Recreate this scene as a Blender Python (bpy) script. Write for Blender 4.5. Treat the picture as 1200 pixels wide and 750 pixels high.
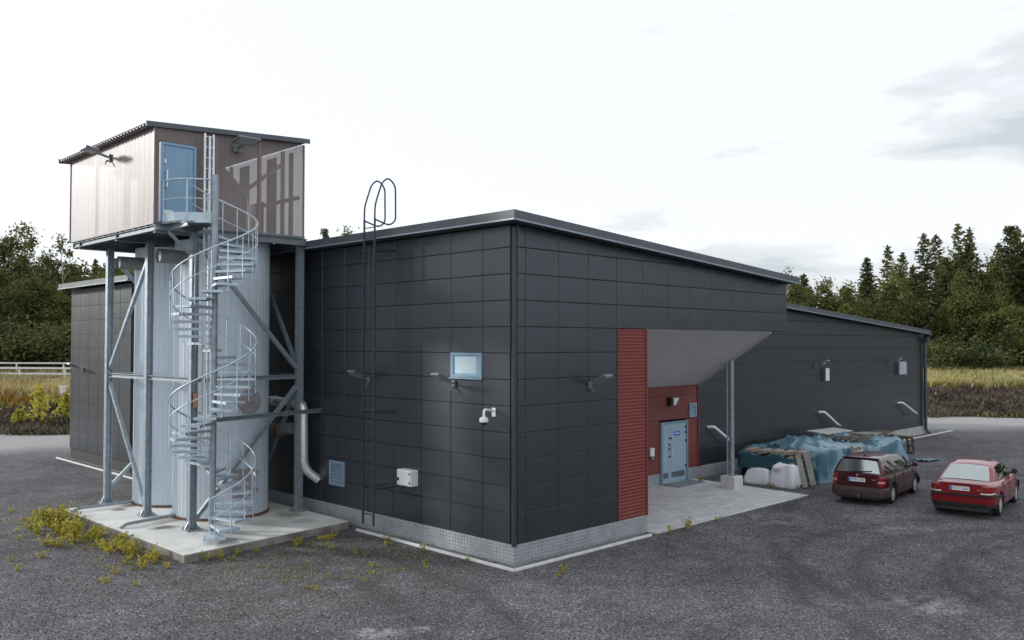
import bpy, bmesh, math, random
import numpy as np
from mathutils import Vector, Matrix
random.seed(7); RNG = np.random.default_rng(7)
R = math.radians
scene = bpy.context.scene
col = scene.collection
for o in list(bpy.data.objects): bpy.data.objects.remove(o)

# ------------------------------------------------------------------ camera
# world axes: X along the front wall of the building, Y along its left wall, origin at their corner
S2 = math.sqrt(0.5)
CAM = Vector((-14.03, -13.96, 5.0))
cd = bpy.data.cameras.new('camera'); cam = bpy.data.objects.new('camera', cd); col.objects.link(cam)
cam.location = CAM
cam.rotation_euler = (R(90) + math.atan(28/1021), 0, R(-45))
cd.sensor_width = 36; cd.lens = 36*1021/1200; cd.clip_start = .1; cd.clip_end = 3000
scene.camera = cam

# ------------------------------------------------------------------ sky and sun
SUN_DIR = Vector((-.47, .88, .30)).normalized()          # towards the sun: low, from the left and a little ahead
sun_el = math.asin(SUN_DIR.z); sun_az = math.atan2(SUN_DIR.x, SUN_DIR.y)
W = bpy.data.worlds.new('World'); scene.world = W; W.use_nodes = True
nt = W.node_tree; nt.nodes.clear()
def N(t, typ, **kw):
    n = t.nodes.new(typ)
    for k, v in kw.items():
        if k.startswith('i_'):
            k2 = k[2:]; n.inputs[int(k2) if k2.isdigit() else k2.replace('_', ' ')].default_value = v
        else: setattr(n, k, v)
    return n
sky = N(nt, 'ShaderNodeTexSky', sky_type='NISHITA', sun_disc=False)
sky.sun_elevation = sun_el; sky.sun_rotation = sun_az; sky.air_density = 1.0; sky.dust_density = 2.0
bg1 = N(nt, 'ShaderNodeBackground'); bg1.inputs[1].default_value = .12
nt.links.new(sky.outputs[0], bg1.inputs[0])
tc = N(nt, 'ShaderNodeTexCoord')
mp = N(nt, 'ShaderNodeMapping'); mp.inputs['Scale'].default_value = (1.6, 1.6, 6.5); mp.inputs['Location'].default_value = (3.1, 1.2, .55)
nt.links.new(tc.outputs['Generated'], mp.inputs['Vector'])
nz = N(nt, 'ShaderNodeTexNoise'); nz.inputs['Scale'].default_value = 1.7; nz.inputs['Detail'].default_value = 7; nz.inputs['Roughness'].default_value = .55
nt.links.new(mp.outputs[0], nz.inputs['Vector'])
# cloud thickness also follows the compass: the overcast is thicker away from the sun
sepd = N(nt, 'ShaderNodeVectorMath', operation='DOT_PRODUCT'); sepd.inputs[1].default_value = (.86, -.30, -.42)
nt.links.new(tc.outputs['Generated'], sepd.inputs[0])
addn = N(nt, 'ShaderNodeMath', operation='MULTIPLY_ADD'); addn.inputs[1].default_value = .60
nt.links.new(sepd.outputs['Value'], addn.inputs[0]); nt.links.new(nz.outputs['Fac'], addn.inputs[2])
rp = N(nt, 'ShaderNodeValToRGB'); rp.color_ramp.interpolation = 'EASE'
e = rp.color_ramp.elements
e[0].position = .84; e[0].color = (1.06, 1.11, 1.17, 1)
e[1].position = 1.0; e[1].color = (.66, .73, .80, 1)
m = e.new(.92); m.color = (.87, .915, .95, 1)
scl = N(nt, 'ShaderNodeMath', operation='MULTIPLY'); scl.inputs[1].default_value = .985
nt.links.new(addn.outputs[0], scl.inputs[0]); nt.links.new(scl.outputs[0], rp.inputs[0])
bg2 = N(nt, 'ShaderNodeBackground'); bg2.inputs[1].default_value = 1.0
nt.links.new(rp.outputs[0], bg2.inputs[0])
mx = N(nt, 'ShaderNodeMixShader'); mx.inputs[0].default_value = .90
out = N(nt, 'ShaderNodeOutputWorld')
nt.links.new(bg1.outputs[0], mx.inputs[1]); nt.links.new(bg2.outputs[0], mx.inputs[2]); nt.links.new(mx.outputs[0], out.inputs[0])
sl = bpy.data.lights.new('sun', 'SUN'); so = bpy.data.objects.new('sun', sl); col.objects.link(so)
sl.energy = 3.0; sl.angle = R(5.0); sl.color = (1, .985, .95)
so.rotation_euler = (-SUN_DIR).to_track_quat('-Z', 'Y').to_euler()
so.location = (-30, 60, 40)
vs = scene.view_settings
vs.view_transform = 'Standard'; vs.look = 'None'; vs.exposure = 0.0; vs.gamma = 1; vs.use_curve_mapping = False
scene.cycles.max_bounces = 6; scene.cycles.transparent_max_bounces = 24

# ------------------------------------------------------------------ helpers
WORLD = {}
def tag(o, label=None, cat=None, group=None, kind=None):
    if label: o['label'] = label
    if cat: o['category'] = cat
    if group: o['group'] = group
    if kind: o['kind'] = kind
    return o
def thing(name, label, cat, loc=(0, 0, 0), rz=0, group=None):
    o = bpy.data.objects.new(name, None); col.objects.link(o)
    o.location = loc; o.rotation_euler = (0, 0, rz); o.empty_display_size = .2
    WORLD[o.name] = Vector(loc)
    return tag(o, label, cat, group)
def children(o): return [c for c in bpy.data.objects if c.parent == o]
def copy_tree(o, loc, rz=None, label=None, scale=None, parent=None):
    c = o.copy(); col.objects.link(c)
    if parent: c.parent = parent
    else:
        c.location = loc
        if rz is not None: c.rotation_euler = (0, 0, rz)
        if scale: c.scale = scale
        if label: c['label'] = label
    for ch in children(o): copy_tree(ch, None, parent=c)
    return c
class MB:
    def __init__(s): s.v = []; s.f = []; s.m = []; s.mi = 0
    def add(s, vs_, fs):
        b = len(s.v); s.v += [tuple(p) for p in vs_]
        s.f += [tuple(i + b for i in f) for f in fs]; s.m += [s.mi]*len(fs)
    def box(s, x0, x1, y0, y1, z0, z1):
        s.add([(x0,y0,z0),(x1,y0,z0),(x1,y1,z0),(x0,y1,z0),(x0,y0,z1),(x1,y0,z1),(x1,y1,z1),(x0,y1,z1)],
              [(0,3,2,1),(4,5,6,7),(0,1,5,4),(1,2,6,5),(2,3,7,6),(3,0,4,7)]); return s
    def obox(s, c, ax, ay, az):
        c, ax, ay, az = Vector(c), Vector(ax), Vector(ay), Vector(az)
        P = [c + ax*i + ay*j + az*k for k in (-1,1) for (i,j) in ((-1,-1),(1,-1),(1,1),(-1,1))]
        fs = [(0,3,2,1),(4,5,6,7),(0,1,5,4),(1,2,6,5),(2,3,7,6),(3,0,4,7)]
        if ax.cross(ay).dot(az) < 0: fs = [f[::-1] for f in fs]
        s.add(P, fs); return s
    def bar(s, p, q, w, h, up=(0,0,1)):
        p, q = Vector(p), Vector(q); d = (q-p); L = d.length; d.normalize()
        u = Vector(up)
        if abs(u.dot(d)) > .98: u = Vector((1,0,0))
        sd = d.cross(u).normalized(); u = sd.cross(d).normalized()
        return s.obox((p+q)/2, d*L/2, sd*w/2, u*h/2)
    def hbeam(s, p, q, w, h, t=.014, up=(0,0,1)):
        p, q = Vector(p), Vector(q); d = (q-p); L = d.length; d.normalize()
        u = Vector(up)
        if abs(u.dot(d)) > .98: u = Vector((0,1,0))
        sd = d.cross(u).normalized(); u = sd.cross(d).normalized(); c = (p+q)/2
        s.obox(c + u*(h/2-t/2), d*L/2, sd*w/2, u*t/2); s.obox(c - u*(h/2-t/2), d*L/2, sd*w/2, u*t/2)
        s.obox(c, d*L/2, sd*t/2, u*(h/2-t)); return s
    def tube(s, pts, r, n=8, cap=True, closed=False):
        pts = [Vector(p) for p in pts]; k = len(pts)
        rs = r if isinstance(r, (list, tuple)) else [r]*k
        T = []
        for i in range(k):
            if closed: d = pts[(i+1) % k] - pts[i-1]
            else: d = pts[min(i+1, k-1)] - pts[max(i-1, 0)]
            T.append(d.normalized())
        a = Vector((0,0,1)) if abs(T[0].z) < .9 else Vector((1,0,0))
        nrm = T[0].cross(a).normalized(); b0 = len(s.v); vs_ = []; fs = []
        for i in range(k):
            nrm = (nrm - T[i]*nrm.dot(T[i])).normalized(); bn = T[i].cross(nrm)
            for j in range(n):
                t = 2*math.pi*j/n
                vs_.append(pts[i] + (nrm*math.cos(t) + bn*math.sin(t))*rs[i])
        for i in range(k if closed else k-1):
            i2 = (i+1) % k
            for j in range(n):
                fs.append((i*n+j, i*n+(j+1)%n, i2*n+(j+1)%n, i2*n+j))
        if cap and not closed:
            fs.append(tuple(range(n))[::-1]); fs.append(tuple((k-1)*n+j for j in range(n)))
        s.add(vs_, fs); return s
    def prism(s, pts, off):
        off = Vector(off); A = [Vector(p) for p in pts]; n = len(A)
        nr = Vector((0,0,0))
        for i in range(n): nr += A[i].cross(A[(i+1)%n])
        if nr.dot(off) > 0: A = A[::-1]
        B = [p+off for p in A]
        fs = [tuple(range(n)), tuple(range(n, 2*n))[::-1]] + [(i, i+n, (i+1)%n+n, (i+1)%n) for i in range(n)]
        s.add(A+B, fs); return s
    def grid(s, P, cu=False, cv=False, flip=False):
        nu = len(P); nv = len(P[0]); vs_ = [p for r_ in P for p in r_]; fs = []
        for i in range(nu if cu else nu-1):
            for j in range(nv if cv else nv-1):
                a, b, c, d = i*nv+j, ((i+1)%nu)*nv+j, ((i+1)%nu)*nv+(j+1)%nv, i*nv+(j+1)%nv
                fs.append((a,d,c,b) if flip else (a,b,c,d))
        s.add(vs_, fs); return s
    def lathe(s, prof, c=(0,0,0), n=24, axis='z'):
        c = Vector(c); P = []
        for i in range(n):
            t = 2*math.pi*i/n; row = []
            for r, h in prof:
                a, b = r*math.cos(t), r*math.sin(t)
                row.append(c + (Vector((a,b,h)) if axis == 'z' else Vector((b,h,a)) if axis == 'y' else Vector((h,a,b))))
            P.append(row)
        return s.grid(P, cu=True)
    def build(s, name, mat, parent=None, smooth=None, bevel=0, local=False, kind=None, label=None):
        off = Vector((0,0,0))
        if parent is not None and not local: off = WORLD.get(parent.name, off)
        me = bpy.data.meshes.new(name)
        me.from_pydata([tuple(Vector(p)-off) for p in s.v], [], s.f)
        mats = mat if isinstance(mat, (list, tuple)) else [mat]
        for m_ in mats: me.materials.append(m_)
        if len(mats) > 1: me.polygons.foreach_set('material_index', s.m)
        if smooth:
            me.polygons.foreach_set('use_smooth', [True]*len(me.polygons)); me.update()
            if smooth < 179: me.set_sharp_from_angle(angle=R(smooth))
        me.update()
        o = bpy.data.objects.new(name, me); col.objects.link(o)
        if parent is not None:
            o.parent = parent; WORLD[o.name] = off
        if bevel:
            b = o.modifiers.new('bevel', 'BEVEL'); b.width = bevel; b.segments = 2; b.limit_method = 'ANGLE'; b.angle_limit = R(40)
        if kind: o['kind'] = kind
        if label: o['label'] = label
        return o
def npmesh(name, verts, quads, mat, parent=None, kind=None, smooth=False):
    me = bpy.data.meshes.new(name); nv = len(verts); nf = len(quads); k = quads.shape[1]
    me.vertices.add(nv); me.vertices.foreach_set('co', np.asarray(verts, dtype=np.float32).ravel())
    me.loops.add(nf*k); me.loops.foreach_set('vertex_index', np.asarray(quads, dtype=np.int32).ravel())
    me.polygons.add(nf); me.polygons.foreach_set('loop_start', np.arange(0, nf*k, k, dtype=np.int32))
    me.update(calc_edges=True); me.validate()
    if smooth: me.polygons.foreach_set('use_smooth', [True]*nf)
    me.materials.append(mat)
    o = bpy.data.objects.new(name, me); col.objects.link(o)
    if parent is not None: o.parent = parent
    if kind: o['kind'] = kind
    return o
def text_mesh(s, size, mat, name, parent, M):
    cu = bpy.data.curves.new('txt', 'FONT'); cu.body = s; cu.size = size; cu.align_x = 'CENTER'; cu.align_y = 'CENTER'; cu.extrude = .001
    ob = bpy.data.objects.new('txt', cu); col.objects.link(ob)
    dg = bpy.context.evaluated_depsgraph_get(); me = bpy.data.meshes.new_from_object(ob.evaluated_get(dg))
    bpy.data.objects.remove(ob); me.name = name; me.transform(M); me.materials.clear(); me.materials.append(mat)
    o = bpy.data.objects.new(name, me); col.objects.link(o); o.parent = parent; return o
def lerp(a, b, t): return a + (b-a)*t
def interp(x, pts):
    return float(np.interp(x, [p[0] for p in pts], [p[1] for p in pts]))
def arc_pts(pts, rad, n=6):
    """polyline with rounded corners"""
    pts = [Vector(p) for p in pts]; o = [pts[0]]
    for i in range(1, len(pts)-1):
        a, b, c = pts[i-1], pts[i], pts[i+1]
        r_ = min(rad, (a-b).length*.49, (c-b).length*.49)
        p, q = b + (a-b).normalized()*r_, b + (c-b).normalized()*r_
        for k in range(n+1):
            t = k/n; o.append((1-t)**2*p + 2*t*(1-t)*b + t*t*q)
    return o + [pts[-1]]

# ------------------------------------------------------------------ materials
M = {}
def mat(name, base, rough=.5, metal=0, var=.12, vscale=3, bump=0, bscale=40, spec=.5, rvar=.08, coat=0, stretch=None, dirt=None):
    m_ = bpy.data.materials.new(name); m_.use_nodes = True; t = m_.node_tree; b = t.nodes['Principled BSDF']
    b.inputs['Roughness'].default_value = rough; b.inputs['Metallic'].default_value = metal
    b.inputs['Specular IOR Level'].default_value = spec
    if coat: b.inputs['Coat Weight'].default_value = coat; b.inputs['Coat Roughness'].default_value = .05
    tc_ = N(t, 'ShaderNodeTexCoord'); mp_ = N(t, 'ShaderNodeMapping')
    t.links.new(tc_.outputs['Object'], mp_.inputs[0])
    if stretch: mp_.inputs['Scale'].default_value = stretch
    n1 = N(t, 'ShaderNodeTexNoise'); n1.inputs['Scale'].default_value = vscale; n1.inputs['Detail'].default_value = 6; n1.inputs['Roughness'].default_value = .62
    t.links.new(mp_.outputs[0], n1.inputs['Vector'])
    cr = N(t, 'ShaderNodeValToRGB'); e_ = cr.color_ramp.elements
    e_[0].position = .3; e_[1].position = .7
    e_[0].color = tuple(max(0, c*(1-var)) for c in base) + (1,); e_[1].color = tuple(c*(1+var) for c in base) + (1,)
    t.links.new(n1.outputs['Fac'], cr.inputs[0]); src = cr.outputs[0]
    if dirt:
        dcol, thr, dsc = dirt
        n3 = N(t, 'ShaderNodeTexNoise'); n3.inputs['Scale'].default_value = dsc; n3.inputs['Detail'].default_value = 8; n3.inputs['Roughness'].default_value = .7
        t.links.new(mp_.outputs[0], n3.inputs['Vector'])
        r3 = N(t, 'ShaderNodeValToRGB'); r3.color_ramp.elements[0].position = thr; r3.color_ramp.elements[1].position = thr+.16
        t.links.new(n3.outputs['Fac'], r3.inputs[0])
        mm = N(t, 'ShaderNodeMix', data_type='RGBA'); mm.inputs[7].default_value = (*dcol, 1)
        t.links.new(r3.outputs[0], mm.inputs[0]); t.links.new(src, mm.inputs[6]); src = mm.outputs[2]
    t.links.new(src, b.inputs['Base Color'])
    if rvar:
        mr = N(t, 'ShaderNodeMapRange'); mr.inputs[3].default_value = max(.02, rough-rvar); mr.inputs[4].default_value = min(1, rough+rvar)
        t.links.new(n1.outputs['Fac'], mr.inputs[0]); t.links.new(mr.outputs[0], b.inputs['Roughness'])
    if bump:
        n2 = N(t, 'ShaderNodeTexNoise'); n2.inputs['Scale'].default_value = bscale; n2.inputs['Detail'].default_value = 5
        t.links.new(mp_.outputs[0], n2.inputs['Vector'])
        bp = N(t, 'ShaderNodeBump'); bp.inputs['Strength'].default_value = bump; bp.inputs['Distance'].default_value = .1 if name.startswith('tarp') else .02
        t.links.new(n2.outputs['Fac'], bp.inputs['Height']); t.links.new(bp.outputs[0], b.inputs['Normal'])
    M[name] = m_; return m_
mat('panel', (.0255, .0280, .0325), .34, 0, .10, .8, 0, 2.5, 1.0, .05, stretch=(1.2, 1.2, .5), dirt=((.033, .035, .038), .60, 1.4))
M['panel'].node_tree.nodes['Principled BSDF'].inputs['Specular Tint'].default_value = (.80, .90, 1.0, 1)
mat('panel_back', (.010, .011, .012), .7, 0, .1)
mat('trim', (.085, .097, .112), .45, .05, .18, 2, .04, 8)
mat('trim_light', (.32, .36, .42), .42, .4, .12, 3)
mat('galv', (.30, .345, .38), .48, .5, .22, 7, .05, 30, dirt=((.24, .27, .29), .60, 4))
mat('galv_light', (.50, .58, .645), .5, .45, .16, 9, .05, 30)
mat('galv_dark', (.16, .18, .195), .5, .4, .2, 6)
mat('alu', (.74, .77, .78), .42, .5, .1, 8)
mat('steel', (.72, .73, .74), .3, .6, .12, 6)
mat('plinth', (.33, .35, .37), .6, .1, .2, 3, dirt=((.20, .195, .19), .58, 3))
mat('concrete', (.43, .42, .40), .9, 0, .18, 2.2, .25, 40, dirt=((.22, .215, .20), .60, 1.3))
mat('concrete_white', (.58, .58, .56), .85, 0, .10, 5, .1, 40)
mat('kerb', (.66, .66, .64), .8, 0, .12, 3)
mat('red', (.215, .050, .042), .55, 0, .08, 2, .02, 10)
mat('red_flat', (.185, .048, .040), .55, 0, .10, 1.5, .02, 10)
mat('soffit', (.60, .60, .625), .6, 0, .07, 1.2)
mat('door_blue', (.20, .345, .48), .42, 0, .05, 2)
mat('door_grey', (.34, .46, .55), .42, 0, .05, 2)
mat('door_trim', (.22, .33, .42), .4, .2, .06, 2)
mat('white_metal', (.78, .79, .78), .45, 0, .05, 4)
mat('white_plastic', (.80, .81, .80), .4, 0, .04, 4)
mat('black', (.02, .02, .022), .5, 0, .1, 5)
mat('rubber', (.022, .022, .023), .75, 0, .15, 10)
mat('rim', (.72, .73, .75), .32, .5, .1, 8)
mat('dark_ladder', (.07, .085, .10), .45, .5, .15, 6)
mat('hoop_blue', (.045, .04, .11), .45, .2, .1, 6)
mat('bagcloth', (.80, .81, .85), .75, 0, .06, 3, .5, 9)
mat('print', (.10, .10, .13), .7, 0, .1)
mat('wood_grey', (.34, .31, .28), .8, 0, .25, 4, .15, 30, stretch=(1, 1, 1))
mat('wood_warm', (.33, .225, .13), .8, 0, .25, 4, .15, 30)
mat('wood_dark', (.13, .10, .075), .85, 0, .3, 4, .15, 30)
mat('tarp', (.095, .205, .27), .21, 0, .14, 1.2, .2, 2.2, .8)
mat('tarp_dark', (.022, .085, .105), .30, 0, .2, 1.2, .16, 2.2, .5)
mat('sign_blue', (.02, .16, .55), .4, 0, .05)
mat('sign_white', (.8, .82, .85), .4, 0, .03)
mat('orange_tag', (.55, .27, .14), .5, 0, .05)
mat('rust', (.16, .08, .045), .85, 0, .3, 8)
mat('hatch', (.32, .29, .30), .6, .1, .14, 5)
mat('trunk_dark', (.075, .055, .04), .9, 0, .3, 5)
mat('trunk_birch', (.55, .53, .48), .8, 0, .3, 6, dirt=((.06, .055, .05), .58, 5))
mat('rock', (.25, .222, .222), .9, 0, .40, 4, .3, 20)
mat('stone_light', (.22, .215, .225), .9, 0, .5, 9)
mat('stone_dark', (.060, .058, .062), .9, 0, .35, 9)
mat('wagon_paint', (.062, .006, .010), .36, .05, .07, 2, 0, 40, .25, .04, .75)
mat('sedan_paint', (.23, .008, .012), .32, .05, .05, 2, 0, 40, .25, .04, .9)
mat('bumper_dusty', (.055, .036, .034), .65, 0, .25, 4)
mat('glass_car', (.42, .46, .46), .09, .85, .05, 2, rvar=.02)
mat('glass_side', (.012, .016, .014), .04, .0, .05, 2, rvar=.02, spec=.55)
mat('taillight', (.26, .006, .006), .18, 0, .05, 2, spec=.7, coat=.6)
mat('lamp_pink', (.62, .30, .28), .2, 0, .05, 2, coat=.6)
mat('lamp_clear', (.72, .72, .70), .2, .2, .05, 2, coat=.5)
mat('plate', (.82, .83, .84), .5, 0, .02)
mat('plate_blue', (.03, .10, .48), .5, 0, .02)
mat('chrome', (.75, .75, .75), .15, 1, .03)
mat('window_glass', (.30, .47, .58), .12, .05, .10, 2.5, rvar=.03, spec=.8)
mat('lamp_glass', (.55, .58, .60), .15, .4, .08, 6)
mat('louver', (.30, .42, .52), .45, .2, .06, 3)

def mat_tank():
    m_ = mat('tank', (.57, .645, .715), .46, .12, .05, 1.2, stretch=(5, 5, .25), dirt=((.42, .505, .585), .66, 1.6)); return m_
mat_tank()
def mat_perf():
    """perforated corrugated sheet: painted metal, open for part of its area"""
    m_ = mat('perforated', (.27, .222, .215), .60, .1, .06, 2.0, 0, 40, .5, .05)
    t = m_.node_tree; b = t.nodes['Principled BSDF']; o_ = t.nodes['Material Output']
    b.inputs['Coat Weight'].default_value = 1.0; b.inputs['Coat Roughness'].default_value = .47; b.inputs['Coat IOR'].default_value = 2.5; b.inputs['Coat IOR'].default_value = 1.5
    tr = N(t, 'ShaderNodeBsdfTransparent'); mx_ = N(t, 'ShaderNodeMixShader')
    tc_ = N(t, 'ShaderNodeTexCoord'); mp_ = N(t, 'ShaderNodeMapping'); mp_.inputs['Scale'].default_value = (9, 9, 1.0)
    t.links.new(tc_.outputs['Object'], mp_.inputs[0])
    n1 = N(t, 'ShaderNodeTexNoise'); n1.inputs['Scale'].default_value = 1.8; n1.inputs['Detail'].default_value = 3
    t.links.new(mp_.outputs[0], n1.inputs[0])
    mr = N(t, 'ShaderNodeMapRange'); mr.inputs[1].default_value = .35; mr.inputs[2].default_value = .65; mr.inputs[3].default_value = .37; mr.inputs[4].default_value = .44
    t.links.new(n1.outputs['Fac'], mr.inputs[0]); t.links.new(mr.outputs[0], mx_.inputs[0])
    t.links.new(b.outputs[0], mx_.inputs[1]); t.links.new(tr.outputs[0], mx_.inputs[2]); t.links.new(mx_.outputs[0], o_.inputs[0])
mat_perf()
mat('perf_solid', (.22, .16, .155), .5, .1, .08, 2.0)
def mat_leaf(name, c1, c2, trans=.25, vs_=.5):
    m_ = bpy.data.materials.new(name); m_.use_nodes = True; t = m_.node_tree; b = t.nodes['Principled BSDF']; o_ = t.nodes['Material Output']
    g = N(t, 'ShaderNodeNewGeometry'); oi = N(t, 'ShaderNodeObjectInfo'); tc_ = N(t, 'ShaderNodeTexCoord')
    n1 = N(t, 'ShaderNodeTexNoise'); n1.inputs['Scale'].default_value = vs_; n1.inputs['Detail'].default_value = 3
    t.links.new(tc_.outputs['Object'], n1.inputs[0])
    a1 = N(t, 'ShaderNodeMath', operation='MULTIPLY_ADD'); a1.inputs[1].default_value = .45
    t.links.new(g.outputs['Random Per Island'], a1.inputs[0]); t.links.new(n1.outputs['Fac'], a1.inputs[2])
    a2 = N(t, 'ShaderNodeMath', operation='MULTIPLY_ADD'); a2.inputs[1].default_value = .3
    t.links.new(oi.outputs['Random'], a2.inputs[0]); t.links.new(a1.outputs[0], a2.inputs[2])
    cr = N(t, 'ShaderNodeValToRGB'); e_ = cr.color_ramp.elements
    e_[0].position = .4; e_[0].color = (*c1, 1); e_[1].position = 1.15 if False else 1.0; e_[1].color = (*c2, 1)
    t.links.new(a2.outputs[0], cr.inputs[0]); t.links.new(cr.outputs[0], b.inputs['Base Color'])
    b.inputs['Roughness'].default_value = .6; b.inputs['Specular IOR Level'].default_value = .25
    tl = N(t, 'ShaderNodeBsdfTranslucent'); t.links.new(cr.outputs[0], tl.inputs[0])
    mx_ = N(t, 'ShaderNodeMixShader'); mx_.inputs[0].default_value = trans
    t.links.new(b.outputs[0], mx_.inputs[1]); t.links.new(tl.outputs[0], mx_.inputs[2]); t.links.new(mx_.outputs[0], o_.inputs[0])
    M[name] = m_
mat_leaf('spruce', (.018, .030, .013), (.12, .125, .045), .3)
mat_leaf('pine', (.022, .034, .016), (.15, .145, .06), .3)
mat_leaf('leafy', (.026, .042, .014), (.165, .175, .05), .4)
mat_leaf('leafy_yellow', (.16, .19, .025), (.60, .54, .08), .5, .8)
mat_leaf('bush', (.016, .032, .013), (.13, .15, .05), .3)
mat_leaf('meadow_grass', (.17, .145, .055), (.58, .50, .26), .4, .22)
mat_leaf('meadow_green', (.07, .10, .02), (.40, .38, .08), .4, .3)
mat_leaf('heather', (.04, .032, .02), (.20, .15, .125), .25, .35)
mat_leaf('rusty_plant', (.16, .075, .02), (.45, .24, .06), .4, .4)
mat_leaf('weed', (.075, .11, .018), (.52, .44, .075), .35, 1.2)

def mat_ground():
    m_ = bpy.data.materials.new('ground'); m_.use_nodes = True; t = m_.node_tree; b = t.nodes['Principled BSDF']
    b.inputs['Roughness'].default_value = .92; b.inputs['Specular IOR Level'].default_value = .3
    tc_ = N(t, 'ShaderNodeTexCoord'); P = tc_.outputs['Object']
    def noise(sc, det=4, ro=.6, vec=P):
        n = N(t, 'ShaderNodeTexNoise'); n.inputs['Scale'].default_value = sc; n.inputs['Detail'].default_value = det; n.inputs['Roughness'].default_value = ro
        t.links.new(vec, n.inputs[0]); return n.outputs['Fac']
    def ramp(src, stops):
        r_ = N(t, 'ShaderNodeValToRGB'); el = r_.color_ramp.elements
        for i, (p, c) in enumerate(stops):
            x = el[i] if i < 2 else el.new(p)
            x.position = p; x.color = (*c, 1) if len(c) == 3 else c
        t.links.new(src, r_.inputs[0]); return r_.outputs[0]
    def mix(fac, a, b_, typ='MIX'):
        n = N(t, 'ShaderNodeMix', data_type='RGBA', blend_type=typ)
        for k, x in ((0, fac), (6, a), (7, b_)):
            if hasattr(x, 'is_linked'): t.links.new(x, n.inputs[k])
            else: n.inputs[k].default_value = x if k == 0 else (*x, 1)
        return n.outputs[2]
    def math_(op, a, b_=None, c=None):
        n = N(t, 'ShaderNodeMath', operation=op)
        for k, x in enumerate((a, b_, c)):
            if x is None: continue
            if hasattr(x, 'is_linked'): t.links.new(x, n.inputs[k])
            else: n.inputs[k].default_value = x
        return n.outputs[0]
    vo = N(t, 'ShaderNodeTexVoronoi'); vo.inputs['Scale'].default_value = 36; t.links.new(P, vo.inputs['Vector'])
    vo2 = N(t, 'ShaderNodeTexVoronoi'); vo2.inputs['Scale'].default_value = 80; t.links.new(P, vo2.inputs['Vector'])
    sx = N(t, 'ShaderNodeSeparateColor'); t.links.new(vo.outputs['Color'], sx.inputs[0])
    sx2 = N(t, 'ShaderNodeSeparateColor'); t.links.new(vo2.outputs['Color'], sx2.inputs[0])
    st1 = ramp(sx.outputs[0], [(0, (.028, .028, .031)), (1, (.50, .495, .51)), (.55, (.092, .0915, .097)), (.86, (.180, .178, .187))])
    st2 = ramp(sx2.outputs[0], [(0, (.036, .035, .040)), (1, (.37, .355, .375)), (.6, (.102, .099, .108))])
    g = mix(.38, st1, st2)
    big = noise(.22, 5, .6); mid = noise(1.3, 5, .65)
    g = mix(1, g, ramp(big, [(.3, (.74, .74, .75)), (.72, (1.46, 1.44, 1.44))]), 'MULTIPLY')
    g = mix(1, g, ramp(mid, [(.3, (.74, .74, .74)), (.7, (1.28, 1.28, 1.28))]), 'MULTIPLY')
    # tyre tracks: rings round the centres cars have turned about
    def rings(cx_, cy_, r0, wd):
        mp_ = N(t, 'ShaderNodeVectorMath', operation='SUBTRACT'); mp_.inputs[1].default_value = (cx_, cy_, 0); t.links.new(P, mp_.inputs[0])
        ln = N(t, 'ShaderNodeVectorMath', operation='LENGTH'); t.links.new(mp_.outputs[0], ln.inputs[0])
        d = math_('ABSOLUTE', math_('SUBTRACT', math_('ADD', ln.outputs['Value'], math_('MULTIPLY', noise(.6, 2), .5)), r0 + .25))
        return math_('SUBTRACT', 1, math_('MINIMUM', math_('DIVIDE', d, wd), 1))
    trk = None
    for a in ((7.8, -11.2, 6.2, .42), (7.8, -11.2, 7.7, .42), (7.8, -11.2, 4.4, .35), (9.5, -12.6, 6.0, .3), (-12, 2.0, 10.3, .4), (-12, 2.0, 8.7, .4), (14, -14, 13.5, .4)):
        k = rings(*a); trk = k if trk is None else math_('MAXIMUM', trk, k)
    brk = ramp(noise(.5, 3), [(.30, (.15, .15, .15)), (.52, (1, 1, 1))])
    g = mix(math_('MULTIPLY', math_('MULTIPLY', trk, .58), brk), g, (.050, .049, .054))
    # pale stone dust where it was spilled
    for (px_, py_, rr, am) in ((-4.9, -1.5, .55, .9), (-4.3, -1.95, .3, .9), (-4.05, -1.15, .2, .8), (3.5, -7.7, 1.0, .55), (8.9, -1.5, 1.6, .38), (10.2, -4.7, 1.3, .35), (11.2, -3.6, 1.0, .3)):
        mp_ = N(t, 'ShaderNodeVectorMath', operation='SUBTRACT'); mp_.inputs[1].default_value = (px_, py_, 0); t.links.new(P, mp_.inputs[0])
        ln = N(t, 'ShaderNodeVectorMath', operation='LENGTH'); t.links.new(mp_.outputs[0], ln.inputs[0])
        k = math_('MULTIPLY', math_('SUBTRACT', 1, math_('MINIMUM', math_('DIVIDE', ln.outputs['Value'], rr), 1)), 1.6)
        k = math_('MULTIPLY', k, ramp(noise(2.6, 5, .7), [(.42, (0, 0, 0)), (.62, (1, 1, 1))]))
        g = mix(math_('MINIMUM', math_('MULTIPLY', k, am), .85), g, (.42, .41, .41))
    # moss film and dark earth near the slab
    at_ = N(t, 'ShaderNodeAttribute'); at_.attribute_name = 'moss'
    mk = math_('MULTIPLY', at_.outputs['Fac'], ramp(noise(1.1, 6, .7), [(.40, (0, 0, 0)), (.66, (1, 1, 1))]))
    g = mix(math_('MULTIPLY', mk, .55), g, (.072, .066, .034))
    # bank and meadow
    az = N(t, 'ShaderNodeAttribute'); az.attribute_name = 'bank'
    am_ = N(t, 'ShaderNodeAttribute'); am_.attribute_name = 'meadow'
    ar = N(t, 'ShaderNodeAttribute'); ar.attribute_name = 'sunlit_road'
    sunlit_road = mix(noise(2, 5), (.36, .355, .35), (.52, .51, .50))  # far gravel road; the sunlight on it is painted into its pale colour
    g = mix(math_('MULTIPLY', ar.outputs['Fac'], .8), g, sunlit_road)
    bank = ramp(noise(1.4, 8, .75), [(.3, (.05, .045, .04)), (.7, (.20, .175, .17)), (.5, (.095, .085, .075))])
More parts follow.
